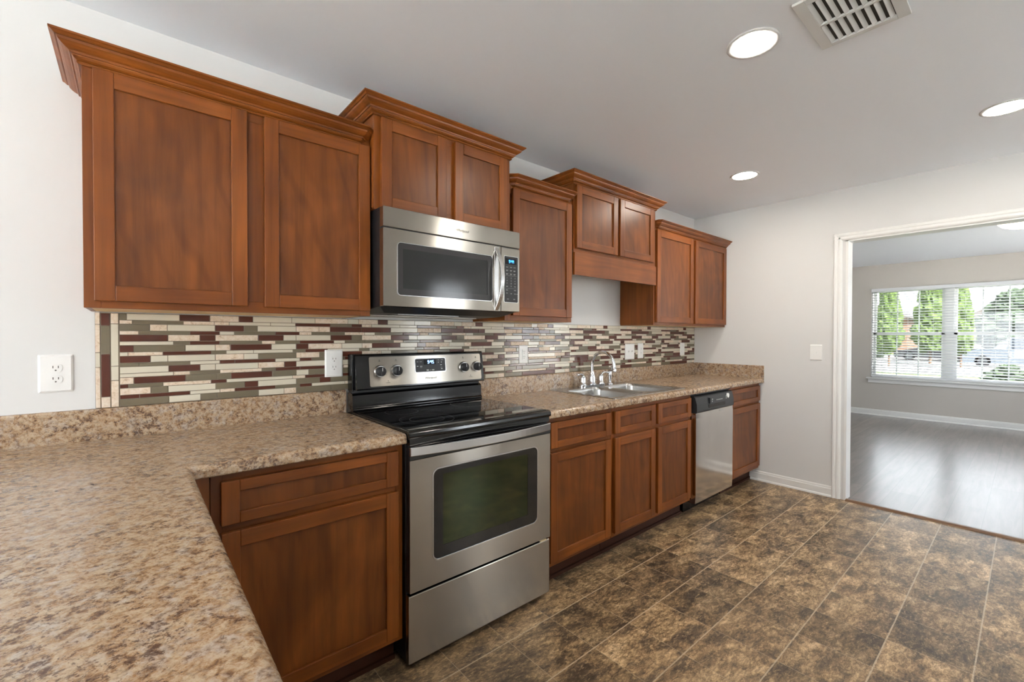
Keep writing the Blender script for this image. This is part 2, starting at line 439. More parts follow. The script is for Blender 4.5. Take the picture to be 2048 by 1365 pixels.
# south wall with two windows added for daylight
wall('wall_south', [(XL, -3.2, YB-.1, YB, 0, CH), (-3.2, -2.0, YB-.1, YB, 2.12, CH), (-3.2, -2.0, YB-.1, YB, 0, .6), (-2.0, 3.5, YB-.1, YB, 0, CH), (3.5, 4.15, YB-.1, YB, 2.14, CH), (3.5, 4.15, YB-.1, YB, 0, .9), (4.15, X2, YB-.1, YB, 0, CH)], WALL)
wall('wall_living_south', [(X2, 5.7, YB-.1, YB, 0, CH), (5.7, 8.3, YB-.1, YB, 2.15, CH), (5.7, 8.3, YB-.1, YB, 0, .55), (8.3, X3, YB-.1, YB, 0, CH)], WALL2)
wall('wall_living_north', [(X2, X3, Y2, Y2+.1, 0, CH)], WALL2)
WY0, WY1, WZ0, WZ1 = -.475, -2.30, .615, 2.06
wall('wall_living_east', [(X3, X3+.16, WY0, Y2, 0, CH), (X3, X3+.16, WY1, WY0, WZ1, CH), (X3, X3+.16, WY1, WY0, 0, WZ0), (X3, X3+.16, YB, WY1, 0, CH)], WALL2)

# cased opening trim
CP = [(0,0),(.006,.0),(.012,.006),(.016,.014),(.016,.024),(.013,.030),(.017,.038),(.018,.050),(.012,.057),(0,.057)]  # (proud, across)
def casing_prism(mb, a0, a1, orient, base, sgn, xf, m):
    pass
mb = MB()
# left leg, right leg and head of the casing on the kitchen side
for yb_, sg in ((-1.215, 1), (DY1-.02, -1)):
    prof = [(L-p, yb_+sg*q) for p, q in reversed(CP)]
    mb.prism(prof, 0, 2.095, 'z', TRIM)
prof = [(L-p, 2.038+q) for p, q in reversed(CP)]
mb2 = MB(); mb2.prism(prof, DY1-.077, -1.158, 'y', TRIM)
mb.v, mb.f, mb.mi, mb.sm, mb.mats = mb.v, mb.f, mb.mi, mb.sm, mb.mats
b0 = len(mb.v); mb.v += mb2.v; mb.f += [[i+b0 for i in f] for f in mb2.f]; mb.mi += mb2.mi; mb.sm += mb2.sm
tr = struct(mb.build('trim_1'))
mb = MB()
mb.box(L-.002, X2+.002, -1.235, -1.2352-.018+.018-.0, 0, 2.045, TRIM)
mb.box(L-.002, X2+.002, DY0-.016, DY0, 0, DZ, TRIM); mb.box(L-.002, X2+.002, DY1, DY1+.016, 0, DZ, TRIM)
mb.box(L-.002, X2+.002, DY1, DY0, DZ-.016, DZ, TRIM)
struct(mb.build('trim_2'))
# wooden transition strip in the opening
TS = mat('oak_strip', (104,70,38), .35)
mb = MB(); mb.prism([(4.222,0),(4.226,.006),(4.245,.011),(4.268,.011),(4.285,.006),(4.289,0)], DY1+.016, DY0-.016, 'y', TS)
struct(mb.build('trim_3'))
def baseboard(name, axis, c, a0, a1, sgn, h=.086):
    prof = [(c, 0), (c+sgn*.020, 0), (c+sgn*.018, .012), (c+sgn*.012, .018), (c+sgn*.012, h-.022), (c+sgn*.008, h-.014), (c+sgn*.009, h-.008), (c+sgn*.004, h), (c, h)]
    mb = MB(); mb.prism(prof, a0, a1, axis, TRIM); return struct(mb.build(name))
baseboard('baseboard_east', 'y', L, -1.158, -.545, -1)
baseboard('baseboard_east_right', 'y', L, YB, DY1-.077, -1)
baseboard('baseboard_living_east', 'y', X3, YB, Y2, -1, .095)
baseboard('baseboard_living_west', 'y', X2, DY0, Y2, 1, .095)

# ------------------------------------------------------------------ living room window
win = struct(thing('window_1', 'twin double-hung window with white grilles in the living room', 'window', (X3, -1.39, WZ0)))
mb = MB()
xa, xb = X3+.015, X3+.15
mb.box(xa, xb, WY0-.02, WY0, WZ0, WZ1, TRIM); mb.box(xa, xb, WY1, WY1+.02, WZ0, WZ1, TRIM)
mb.box(xa, xb, WY1, WY0, WZ1-.02, WZ1, TRIM); mb.box(xa, xb, WY1, WY0, WZ0, WZ0+.02, TRIM)
mb.box(X3+.06, xb, -1.44, -1.34, WZ0, WZ1, TRIM)
mb.build('window_frame', win, .002)
for k, (ya, yb_) in enumerate(((-1.34, -.495), (-2.28, -1.44))):
    for z0, z1, xo in ((WZ0+.02, 1.345, .07), (1.315, WZ1-.02, .105)):
        mb = MB(); x0, x1 = X3+xo, X3+xo+.03
        mb.box(x0, x1, ya, ya+.035, z0, z1, TRIM); mb.box(x0, x1, yb_-.035, yb_, z0, z1, TRIM)
        mb.box(x0, x1, ya, yb_, z0, z0+.035, TRIM); mb.box(x0, x1, ya, yb_, z1-.035, z1, TRIM)
        sash = mb.build('window_sash', win)
        mb = MB(); wdt = (yb_-ya-.07)
        for q in (1, 2): mb.box(x0+.008, x1-.008, ya+.035+wdt*q/3-.008, ya+.035+wdt*q/3+.008, z0+.035, z1-.035, TRIM)
        mb.box(x0+.008, x1-.008, ya+.035, yb_-.035, (z0+z1)/2-.008, (z0+z1)/2+.008, TRIM)
        mb.build('grille', sash)
        MB().box(x0+.013, x0+.017, ya+.03, yb_-.03, z0+.03, z1-.03, GLASS2).build('pane', sash)
mb = MB(); mb.box(X3-.055, X3+.06, WY1-.05, WY0+.05, .595, .617, TRIM); mb.build('window_sill', win, .004)
mb = MB(); mb.box(X3-.018, X3, WY1-.03, WY0+.03, .53, .595, TRIM); mb.build('apron', win, .004)
# horizontal blind in front of it
bl = thing('window_blind', 'white horizontal slat blind lowered and open over the living room window', 'blind', (X3+.03, -1.39, .64))
mb = MB(); mb.box(X3-.03, X3+.035, WY1+.005, WY0-.005, 2.01, 2.06, BLIND); mb.build('headrail', bl, .003)
mb = MB(); nsl = 34
for i in range(nsl):
    z = .665 + (1.995-.665)*i/(nsl-1); dz = .005
    pts = []
    for yy in (WY1+.01, WY0-.01):
        for q, (dx, zz) in enumerate(((-.022,-dz),(-.011,-dz*.2+.0015),(0,.0025),(.011,dz*.6+.0015),(.022,dz))): pts.append((X3+.01+dx, yy, z+zz))
    mb.poly(pts, [(0,1,6,5),(1,2,7,6),(2,3,8,7),(3,4,9,8)], BLIND, True)
o = mb.build('slats', bl, fix=False); sd = o.modifiers.new('thick', 'SOLIDIFY'); sd.thickness = .0028; o['kind'] = 'stuff'
mb = MB(); mb.box(X3-.015, X3+.035, WY1+.01, WY0-.01, .632, .652, BLIND); mb.build('bottom_rail', bl, .003)
mb = MB()
for yy in (-.62, -.93, -1.22, -1.56, -1.86, -2.16):
    for xx in (-.014, .034): mb.box(X3+xx-.0008, X3+xx+.0008, yy-.0008, yy+.0008, .65, 2.01, BLIND)
mb.build('ladder_cords', bl)

# added windows out of view, placed to let daylight in
def frame_y(name, x0, x1, z0, z1, y, nsp, label):
    o = struct(thing(name, label, 'window', ((x0+x1)/2, y, z0)))
    mb = MB(); t_ = .06
    mb.box(x0, x1, y-.08, y-.02, z1-t_, z1, TRIM); mb.box(x0, x1, y-.08, y-.02, z0, z0+t_*.7, TRIM)
    for i in range(nsp+1):
        c = x0 + (x1-x0)*i/nsp; c0 = max(x0, c-t_*.6); c1 = min(x1, c+t_*.6); mb.box(c0, c1, y-.08, y-.02, z0, z1, TRIM)
    mb.build('window_frame', o, .003)
    MB().box(x0+.03, x1-.03, y-.052, y-.048, z0+.03, z1-.03, GLASS).build('pane', o)
frame_y('added_window_4', -3.2, -2.0, .6, 2.12, YB, 1, 'added white framed window in the unseen wall behind the camera, for daylight')
frame_y('added_window_5', 3.5, 4.15, .9, 2.14, YB, 1, 'added white framed window for daylight, unseen behind the camera near the doorway wall')
frame_y('added_window_2', 5.7, 8.3, .55, 2.15, YB, 3, 'added white framed living room side window, out of view, for daylight')
o = struct(thing('added_window_3', 'added wide white framed window in the unseen left wall, for daylight', 'window', (XL, -2.3, .5)))
mb = MB()
mb.box(XL-.08, XL-.02, -3.8, -.8, 2.14, 2.2, TRIM); mb.box(XL-.08, XL-.02, -3.8, -.8, .5, .56, TRIM)
for c in (-3.77, -2.8, -1.8, -.83): mb.box(XL-.08, XL-.02, c-.03, c+.03, .5, 2.2, TRIM)
mb.build('window_frame', o, .003); MB().box(XL-.052, XL-.048, -3.77, -.83, .53, 2.17, GLASS).build('pane', o)

# ------------------------------------------------------------------ cabinets
def door(parent, u0, u1, z0, z1, yf, st=.049, rail=None, name='door', th=.019, mp=None, pan=WP):
    """shaker door facing -y (mp maps (u, out, z) otherwise); front face at yf"""
    rail = rail or st; mp = mp or (lambda u, o, z: (u, yf+o, z))
    def bx(mb, a0,a1,o0,o1,c0,c1,m):
        P = [mp(a0,o0,c0), mp(a1,o1,c1)]; mb.box(P[0][0],P[1][0],P[0][1],P[1][1],P[0][2],P[1][2],m)
    mb = MB()
    bx(mb, u0, u0+st, 0, th, z0, z1, WV); bx(mb, u1-st, u1, 0, th, z0, z1, WV)
    bx(mb, u0+st, u1-st, 0.0002, th, z0, z0+rail, WH); bx(mb, u0+st, u1-st, 0.0002, th, z1-rail, z1, WH)
    d = mb.build(name, parent, .0022)
    mb = MB(); bx(mb, u0+st-.003, u1-st+.003, .009, th-.002, z0+rail-.003, z1-rail+.003, pan); mb.build('panel', d)
    return d
CR = [(0,0),(.0065,0),(.0090,.003),(.0090,.006),(.0065,.009),(.0105,.0105),(.0150,.0135),(.0185,.0180),(.0195,.0215),(.0235,.0215),(.0245,.0240),(.0260,.0275),(.0320,.0305),(.0400,.0360),(.0465,.0430),(.0490,.0500),(.0530,.0505),(.0545,.0520),(.0590,.0560),(.0640,.0585),(.0640,.0640),(0,.0640)]
def crown(parent, path, z, cut0=None, cut1=None, label=None):
    path = [Vector((p[0], p[1])) for p in path]; n = len(path); k = len(CR); pts = []
    dirs = [(path[i+1]-path[i]).normalized() for i in range(n-1)]; nr = [Vector((d.y, -d.x)) for d in dirs]
    for i in range(n):
        if i in (0, n-1):
            t_ = dirs[0] if i == 0 else dirs[-1]; nn = nr[0] if i == 0 else nr[-1]; cut = cut0 if i == 0 else cut1
            off = nn - t_*(nn.x/t_.x) if cut == 'x' else nn
        else:
            b = (nr[i-1]+nr[i]).normalized(); off = b/ b.dot(nr[i])
        for d, h in CR: q = path[i] + off*d; pts.append((q.x, q.y, z+h))
    F = []
    for i in range(n-1):
        for j in range(k): j2 = (j+1) % k; F.append((i*k+j, i*k+j2, (i+1)*k+j2, (i+1)*k+j))
    F.append(list(range(k))); F.append(list(range((n-1)*k, n*k)))
    return MB().poly(pts, F, WH).build('crown_molding', parent)
def upper(label, x0, x1, yf, z0, z1, doors, dz0, dz1, fl=.04, fr=.04, fm=None):
    t_ = thing('wall_cabinet', label, 'cabinet', ((x0+x1)/2, 0, z0), 'stained wall cabinets')
    mb = MB(); g = .0006
    mb.box(x0+g, x1-g, yf+.019, -.001, z0+.010, z1, WV)                       # carcass
    mb.box(x0+g, x0+fl, yf, yf+.019, z0, z1, WV); mb.box(x1-fr, x1-g, yf, yf+.019, z0, z1, WV)
    mb.box(x0+fl, x1-fr, yf+.0002, yf+.019, z0, z0+.04, WH); mb.box(x0+fl, x1-fr, yf+.0002, yf+.019, z1-.06, z1, WH)
    if len(doors) > 1:
        c = (doors[0][1]+doors[1][0])/2; mb.box(c-.04, c+.04, yf+.0001, yf+.019, z0+.04, z1-.06, WV)
    mb.box(x0+.002, x0+.016, yf+.019, -.003, z0, z0+.01, WV); mb.box(x1-.016, x1-.002, yf+.019, -.003, z0, z0+.01, WV)
    mb.build('carcass', t_, .0008, 1)
    mb = MB(); mb.box(x0+.016, x1-.016, yf+.019, -.003, z0+.0008, z0+.0098, WB); mb.build('bottom_board', t_)['label'] = 'pale unfinished underside'
    for a, b in doors: door(t_, a, b, dz0, dz1, yf-.020)
    return t_
c1 = upper('wide two-door wall cabinet at the left end, beside the bare white wall', -.111, .7915, -.305, 1.372, 2.134, [(-.086,.323),(.379,.785)], 1.394, 2.1015)
crown(c1, [(-.111,-.002),(-.111,-.305),(.741,-.305),(.7905,-.2555)], 2.104, None, 'x')
c2 = upper('short raised wall cabinet directly above the microwave', .7915, 1.5535, -.345, 1.832, 2.262, [(.818,1.145),(1.193,1.520)], 1.842, 2.227)
crown(c2, [(.7915,-.002),(.7915,-.345),(1.5535,-.345),(1.5535,-.002)], 2.234)
c3 = upper('narrow single-door wall cabinet to the right of the microwave', 1.5535, 2.098, -.305, 1.372, 2.134, [(1.598,2.080)], 1.400, 2.1015)
crown(c3, [(1.5545,-.2385),(1.621,-.305),(2.050,-.305),(2.0970,-.258)], 2.104, 'x', 'x')
c4 = upper('short raised wall cabinet with a valance board above the sink', 2.098, 3.027, -.318, 1.829, 2.265, [(2.112,2.535),(2.562,2.982)], 1.839, 2.232)
MB().box(2.100, 3.025, -.330, -.310, 1.671, 1.812, WH).box(2.100, 3.025, -.318, -.312, 1.812, 1.829, WH).build('valance', c4, .0015)
crown(c4, [(2.098,-.002),(2.098,-.318),(3.027,-.318),(3.027,-.002)], 2.238)
c5 = upper('two-door wall cabinet at the right end, against the end wall', 3.027, L-.001, -.305, 1.372, 2.134, [(3.052,3.612),(3.650,4.232)], 1.392, 2.1015)
crown(c5, [(3.0280,-.258),(3.075,-.305),(L-.002,-.305)], 2.104, 'x', None)

YF = -.610
def base(label, x0, x1, doors, drawers, hollow=False, fl=.03, fr=.03):
    t_ = thing('base_cabinet', label, 'cabinet', ((x0+x1)/2, YF/2, 0), 'stained base cabinets')
    mb = MB(); g = .0008
    if hollow:
        mb.box(x0+g, x1-g, YF+.019, -.002, .114, .70, WV)
        for a, b in ((x0+g, x0+.018), (x1-.018, x1-g)): mb.box(a, b, YF+.019, -.002, .70, .8755, WV)
    else: mb.box(x0+g, x1-g, YF+.019, -.002, .114, .8755, WV)
    mb.box(x0+g, x0+fl, YF, YF+.019, .114, .8755, WV); mb.box(x1-fr, x1-g, YF, YF+.019, .114, .8755, WV)
    for a, b in ((.114,.15),(.68,.73),(.835,.8755)): mb.box(x0+fl, x1-fr, YF+.0002, YF+.019, a, b, WH)
    if len(doors) > 1:
        c = (doors[0][1]+doors[1][0])/2; mb.box(c-.03, c+.03, YF+.0001, YF+.019, .15, .835, WV)
    mb.build('carcass', t_, .0008, 1)
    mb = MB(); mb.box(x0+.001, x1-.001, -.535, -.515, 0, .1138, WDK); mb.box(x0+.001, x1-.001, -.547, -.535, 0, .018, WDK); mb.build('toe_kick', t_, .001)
    for a, b in doors: door(t_, a, b, .1405, .696, YF-.020)
    for a, b in drawers: door(t_, a, b, .7195, .8505, YF-.020, .048, .034, 'drawer_front')
    return t_
b1 = base('scratched base cabinet with one drawer, left of the range', .1725, .7905, [(.198,.766)], [(.198,.766)])
MB().box(.104, .1720, -.608, -.590, .114, .8755, WV).build('filler_strip', b1, .0008)
base('base cabinet with one drawer and one door, just right of the range', 1.5565, 2.0985, [(1.5880,2.078)], [(1.5880,2.078)])
base('two-door sink base cabinet under the sink', 2.0985, 3.0225, [(2.117,2.541),(2.573,2.998)], [(2.117,2.541),(2.573,2.998)], True)
base('base cabinet at the far right, between dishwasher and end wall', 3.634, L-.001, [(3.640,4.223)], [(3.640,4.223)])
# peninsula cabinet, front towards +x
pc = thing('base_cabinet', 'long base cabinet under the left foreground peninsula counter', 'cabinet', (-.25, -1.2, 0), 'stained base cabinets')
MB().box(-.50, .084, -1.80, -.60, .114, .8755, WV).box(-.55, .1035, -1.80, -.5905, .8, .8755, WV).box(.084, .1035, -1.80, -.5905, .114, .8, WV).build('carcass', pc, .001, 1)
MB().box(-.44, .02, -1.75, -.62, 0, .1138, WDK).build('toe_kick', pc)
for a, b in ((-1.78,-1.23),(-1.20,-.66)):
    fx = lambda u, o, z: (.1235-o, u, z)
    door(pc, a, b, .1405, .696, 0, mp=fx); door(pc, a, b, .7195, .8505, 0, .048, .034, 'drawer_front', mp=fx)
MB().box(-1.2, -.05, -.590, -.30, .114, .8755, WV).box(-1.2, .10, -.30, -.002, .0, .8755, WV).build('corner_carcass', pc)

# ------------------------------------------------------------------ countertops
def nose(edge, back, sg=1, zt=.914, zb=.876):
    """profile (p,z) from a flat back to a rounded front edge; edge on the low-p side if sg=1"""
    r = .019; P = [(back, zb), (edge+sg*.006, zb)]
    for k in range(9):
        a = PI/2*k/8
        P.append((edge+sg*(.006-.006*math.sin(a)), zb+.006-.006*math.cos(a)))
    for k in range(1, 13):
        a = PI/2*k/12; P.append((edge+sg*(r-r*math.cos(a)), zt-r+r*math.sin(a)))
    P.append((back, zt)); return P
CT = -.645
ctl = thing('countertop', 'brown granite-look laminate countertop left of the range with peninsula', 'countertop', (-.1, -.6, .876), 'laminate countertops')
mb = MB()
mb.prism(nose(CT, -.02), .1075, .7905, 'x', LAM)
mb.box(-1.2, .1075, CT+.019, -.02, .876, .914, LAM)
mb.prism(nose(.127, -1.2, -1), -1.85, CT+.019, 'y', LAM)
o = mb.build('worktop', ctl)
lip = [(-.0005,.876),(-.020,.876),(-.020,.9165),(-.0195,1.017),(-.0165,1.023),(-.0005,1.024)]
MB().prism(lip, -1.2, .7905, 'x', LAM).build('backsplash_lip', ctl)
ctr = thing('countertop', 'brown granite-look laminate countertop holding the sink, right of the range', 'countertop', (2.9, -.3, .876), 'laminate countertops')
SX0, SX1, SY0, SY1 = 2.195, 2.965, -.560, -.055
mb = MB()
P = nose(CT, -.02)
mb.prism(P, 1.5565, SX0, 'x', LAM); mb.prism(P, SX1, L-.001, 'x', LAM)
mb.prism(nose(CT, SY0), SX0, SX1, 'x', LAM); mb.box(SX0, SX1, SY1, -.02, .876, .914, LAM)
mb.build('worktop', ctr)
MB().prism(lip, 1.5565, L-.001, 'x', LAM).build('backsplash_lip', ctr)
lip2 = [(L-.001,.876),(L-.020,.876),(L-.020,.9165),(L-.0195,1.019),(L-.0165,1.025),(L-.001,1.026)]
MB().prism([(a, b) for a, b in lip2], -.652, -.0205, 'y', LAM).build('side_splash', ctr)

# ------------------------------------------------------------------ mosaic backsplash
def to_x(u, crop):   # photo column on the wall plane -> metres
    px = 170+u/5.688 if crop == 0 else 500+u/6.8267
    d = fw + rt2*(px-1024)/FPX + up2*(-(700-682.5)/FPX); t_ = (-.006+2.18128)/d.y
    return d.x*t_
R0 = ["475O 1078W 1421B 1751T 1880B","540T 1121O 1471T 1641T 1880W","738O 937T 1480W 1808B 1880O","612T 1194O 1532B 1698W 1880O","944B 1307T 1483B 1880T",
 "1007W 1192O 1532B 1880O","554B 1140O 1481W 1651T 1880B","489W 885T 1437B 1605O 1880W","745B 941W 1481W 1806T 1880W","617O 1193O 1532W 1702B 1880B",
 "952W 1308B 1482W 1880W","1004W 1193T 1534O 1880T","554T 1143B 1498O 1657O 1880B","491B 886O 1431T 1607B 1880T","744T 943O 1484W 1811O 1880B","616B 1191B 1532W 1701T 1880B","950O 1312W 1498O 1880O"]
R1 = ["40B 571W 888W 1336T 1480W 1890W 2048O","280W 620W 1096B 1385O 1525B 1920B 2048T","102O 630W 942T 1092T 1521B 1795O 1920O 2048B","342O 673B 840T 1292O 1562T 1705T 2048W","109T 456B 627W 1100W 1386B 1526O 1925W 2048B",
 "161O 345T 676O 1143B 1295W 1562O 1962O 2048B","292B 628W 794B 1251T 1529W 1667B 2048T","48W 583W 752O 1057B 1490W 1632O 1886W 2048B","111W 629O 946T 1252O 1528B 1792B 1920T 2048W","343B 678W 840B 1293O 2048W",
 "111W 464T 630B 1245W 2048T","160T 342O 680B 1270B 2048O","298B 630O 798W 1250O 2048W","580W 750T 1200B 2048T","107B 628W 947O 1096B 2048W","344B 677O 840B 1293W 2048W","114O 461W 628T 1100O 2048B"]
XE0 = to_x(392, 0); rows = []
for a, b in zip(R0, R1):
    segs = []; x = XE0
    lim = to_x(1860, 0)
    for tkn in a.split():
        u = float(tkn[:-1]); xe = to_x(u, 0)
        if xe >= lim: last = tkn[-1]; break
        segs.append([x, xe, tkn[-1]]); x = xe
    for tkn in b.split():
        xe = to_x(float(tkn[:-1]), 1)
        if xe <= x + .004: continue
        segs.append([x, xe, tkn[-1]]); x = xe
    xr = to_x(1528, 1)
    # repeat two sheets further along the wall
    xs = to_x(1482, 0); per = xr - xs
    base_s = [s for s in segs if s[1] <= xr+.02]
    body = [s for s in base_s if s[0] >= xs-.02]
    segs = list(base_s); x = segs[-1][1]; k = 1
    while x < L-.001:
        for s in body:
            e = s[1]+per*k
            if e <= x+.003: continue
            segs.append([x, min(e, L-.001), s[2]]); x = e
            if x >= L-.001: break
        k += 1
    rows.append(segs)
TM = {'O': TO, 'W': TW, 'B': TB, 'T': TT}
bsp = thing('tile_backsplash', 'mosaic tile backsplash of brown, olive and cream strips along the cabinet wall', 'backsplash', (2.1, 0, 1.025))
mb = MB(); mb.box(-.0995, L-.0005, -.0070, -.0005, 1.0245, 1.3695, GROUT); mb.build('grout', bsp)
mb = MB(); zt = 1.3685; hT, hN, g = .0252, .0144, .0011
rng = random.Random(3)
for i, segs in enumerate(rows):
    h = hT if i % 2 == 0 else hN; z1 = zt; z0 = zt-h; zt = z0
    if i == len(rows)-1: z0 = 1.0255
    for a, b, c in segs:
        if b-a < .006: continue
        if a > .85 and c == 'O' and rng.random() < .12: c = 'B'
        e = .0008 if c != 'T' else .0003
        mb.box(a+g, b-g, -.0085-e, -.002, z0+g, z1-g, TM[c])
# vertical border at the left end
zof = lambda v: 1.366 - (v-160)*(1.366-1.029)/(1200-160)
for xa_, xb_, lst in ((-.0985,-.0865,[(130,280,'T'),(283,592,'T'),(597,757,'W'),(760,1212,'T')]), (-.0835,-.0600,[(158,296,'B'),(299,612,'O'),(615,1092,'B'),(1095,1212,'T')]), (-.0570,-.0370,[(155,272,'T'),(276,750,'W'),(753,912,'W'),(916,1212,'T')])):
    for a, b, c in lst: mb.box(xa_, xb_, -.009, -.002, zof(b)+.0006, min(zof(a)-.0006, 1.369), TM[c])
mb.build('tiles', bsp, .0009, 2)

# ------------------------------------------------------------------ outlets and switches (y = 0 wall)
def plate(name, label, x, z, w_, h_, yb_, kind, group):
    cat = 'outlet' if kind.startswith('duplex') else 'switch'
    o = thing(name, label, cat, (x, yb_, z), group)
    P = rrect(x-w_/2, x+w_/2, z-h_/2, z+h_/2, .003, 3); Pi = rrect(x-w_/2+.006, x+w_/2-.006, z-h_/2+.006, z+h_/2-.006, .003, 3)
    mb = MB(); n = len(P)
    pts = [(p,yb_-.0004,q) for p,q in P]+[(p,yb_-.0025,q) for p,q in P]+[(p,yb_-.0065,q) for p,q in Pi]
    F = [(i,(i+1)%n,n+(i+1)%n,n+i) for i in range(n)]+[(n+i,n+(i+1)%n,2*n+(i+1)%n,2*n+i) for i in range(n)]+[list(range(2*n,3*n))]
    mb.poly(pts, F, WHT)
    mb.build('cover_plate', o)
    y = yb_-.0065
    if kind == 'duplex':
        for dz in (.0195, -.0195):
            a = rrect(x-.0165, x+.0165, z+dz-.0145, z+dz+.0145, .0125, 6); mb = MB(); plate_y(mb, a, y-.0025, y, WHT); r = mb.build('receptacle', o, .0006)
            mb = MB()
            for dx in (-.0065, .0065): mb.box(x+dx-.0011, x+dx+.0011, y-.0028, y-.0020, z+dz-.001, z+dz+.007, SLOT)
            mb.lathe((x, y-.0028, z+dz-.0085), [(.0025,0),(.0025,.0009)], SLOT, 'y', 10); mb.build('slots', r)
        mb = MB(); mb.lathe((x, y-.001, z), [(.003,0),(.003,.001)], WHT, 'y', 12); mb.build('screw', o)
    elif kind == 'duplex_square':
        mb = MB(); plate_y(mb, rrect(x-.0165, x+.0165, z-.033, z+.033, .003, 3), y-.0025, y, WHT); r = mb.build('receptacle', o, .0006)
        mb = MB()
        for dz in (.017, -.017):
            for dx in (-.0065, .0065): mb.box(x+dx-.0011, x+dx+.0011, y-.0028, y-.0020, z+dz-.001, z+dz+.007, SLOT)
            mb.lathe((x, y-.0028, z+dz-.0085), [(.0025,0),(.0025,.0009)], SLOT, 'y', 10)
        mb.build('slots', r)
    elif kind == 'toggle2':
        for dx in (-.023, .023):
            mb = MB(); mb.box(x+dx-.005, x+dx+.005, y-.001, y, z-.012, z+.012, WHT)
            mb.poly([(x+dx-.004,y,z-.006),(x+dx+.004,y,z-.006),(x+dx+.004,y,z+.006),(x+dx-.004,y,z+.006),(x+dx-.003,y-.013,z+.004),(x+dx+.003,y-.013,z+.004),(x+dx+.003,y-.011,z+.010),(x+dx-.003,y-.011,z+.010)],
                    [(0,1,5,4),(1,2,6,5),(2,3,7,6),(3,0,4,7),(4,5,6,7)], WHT); mb.build('toggle', o)
    elif kind == 'rocker':
        mb = MB(); mb.poly([(x-.0165,y,z-.033),(x+.0165,y,z-.033),(x+.0165,y,z+.033),(x-.0165,y,z+.033),(x-.0155,y-.004,z-.032),(x+.0155,y-.004,z-.032),(x+.0155,y-.001,z+.032),(x-.0155,y-.001,z+.032),(x-.0155,y-.001,z),(x+.0155,y-.001,z)],
                [(0,1,5,4),(2,3,7,6),(4,5,9,8),(8,9,6,7),(0,4,8,7,3),(1,2,6,9,5)], WHT); mb.build('rocker', o)
    return o
G = 'white wall plates'
plate('wall_outlet', 'white duplex outlet on the bare wall at the far left', -.1985, 1.1555, .086, .130, 0, 'duplex', G)
plate('wall_outlet', 'white duplex outlet on the mosaic just left of the range', .735, 1.1545, .084, .130, -.009, 'duplex', G)
plate('wall_outlet', 'white square-faced outlet on the mosaic between range and faucet', 1.958, 1.165, .078, .122, -.009, 'duplex_square', G)
plate('light_switch', 'white double toggle switch on the mosaic right of the faucet', 3.150, 1.157, .132, .130, -.009, 'toggle2', G)
plate('wall_outlet', 'narrow white outlet right beside the double toggle switch', 3.308, 1.161, .082, .130, -.009, 'duplex_square', G)
plate('light_switch', 'white rocker switch on the mosaic near the room corner', 4.008, 1.163, .080, .122, -.009, 'rocker', G)
# switch on the end wall, facing -x
sw = thing('light_switch', 'white toggle switch alone on the end wall beside the doorway', 'switch', (L, -1.043, 1.155), G)
mb = MB(); mb.prism([(L-.0004,1.092),(L-.0025,1.092),(L-.006,1.098),(L-.006,1.212),(L-.0025,1.218),(L-.0004,1.218)], -1.084, -1.002, 'y', WHT); mb.build('cover_plate', sw, .001)
MB().box(L-.007, L-.006, -1.050, -1.036, 1.142, 1.168, WHT).box(L-.017, L-.006, -1.047, -1.039, 1.152, 1.162, WHT).build('toggle', sw, .001)

# ------------------------------------------------------------------ electric range
RX0, RX1 = .7940, 1.5520
rg = thing('electric_range', 'stainless and black freestanding electric range between the base cabinets', 'range', (1.173, -.33, 0))
mb = MB(); mb.box(RX0, RX1, -.628, -.030, .030, .895, BLKM); mb.box(RX0+.06, RX1-.06, -.55, -.1, 0, .03, BLKM); mb.build('body', rg, .002)
mb = MB(); r_ = .012
prof = [(-.095,.893),(-.655,.893),(-.661,.897),(-.663,.905),(-.661,.916),(-.655,.9215),(-.640,.9235),(-.095,.9235)]
mb.prism(prof, RX0-.001, RX1+.001, 'x', BLK); mb.box(RX0+.004, RX1-.004, -.655, -.12, .868, .893, BLK)
ck = mb.build('cooktop', rg, .0012)
mb = MB(); mb.box(RX0+.010, RX1-.010, -.640, -.105, .9235, .9255, BLK_GLASS); cg = mb.build('glass_surface', ck, .0006)
RING = mat('burner_ring_grey', (70,70,72), .3)
for cx_, cy_, rr in ((.975,-.475,(.118,.075)), (1.365,-.485,(.078,)), (.975,-.235,(.078,)), (1.365,-.235,(.100,))):
    mb = MB()
    for r in rr:
        n = 48; pts = [(cx_+q*math.cos(2*PI*k/n), cy_+q*math.sin(2*PI*k/n), .92565) for q in (r-.0012, r) for k in range(n)]
        mb.poly(pts, [(k, n+k, n+(k+1)%n, (k+1)%n) for k in range(n)], RING)
    mb.build('burner_ring', ck, fix=False)
# rear riser and console
mb = MB(); mb.prism([(-.03,.9),(-.100,.926),(-.101,.934),(-.094,.942),(-.091,1.000),(-.085,1.008),(-.070,1.012),(-.03,1.012)], RX0, RX1, 'x', BLK); mb.build('rear_riser', rg, .002)
mb = MB(); mb.box(RX0+.004, RX1-.004, -.075, -.03, 1.0, 1.04, BLKM); mb.build('riser_gap', rg)
def cy_at(z): return -.122 + (z-1.028)/(1.192-1.028)*.022      # slanted console face
mb = MB(); mb.prism([(-.03,1.030),(-.118,1.026),(-.122,1.030),(-.100,1.190),(-.094,1.1975),(-.03,1.1985)], RX0+.010, RX1, 'x', BLK)
mb.box(RX0, RX0+.0095, -.085, -.03, 1.02, 1.1955, BLK)
con = mb.build('console', rg, .003)
def tilt(mb, z_ref=1.028):   # push a flat front drawn at y=0 onto the slanted face
    mb.v = [(v[0], v[1]+cy_at(v[2]), v[2]) for v in mb.v]; return mb
def segd(P, n=0): return P
mb = MB(); mb.prism(rrect(.868, 1.532, 1.040, 1.1835, .008, 4), -.0030, .001, 'y', STEEL); tilt(mb).build('control_panel', con, .0006)
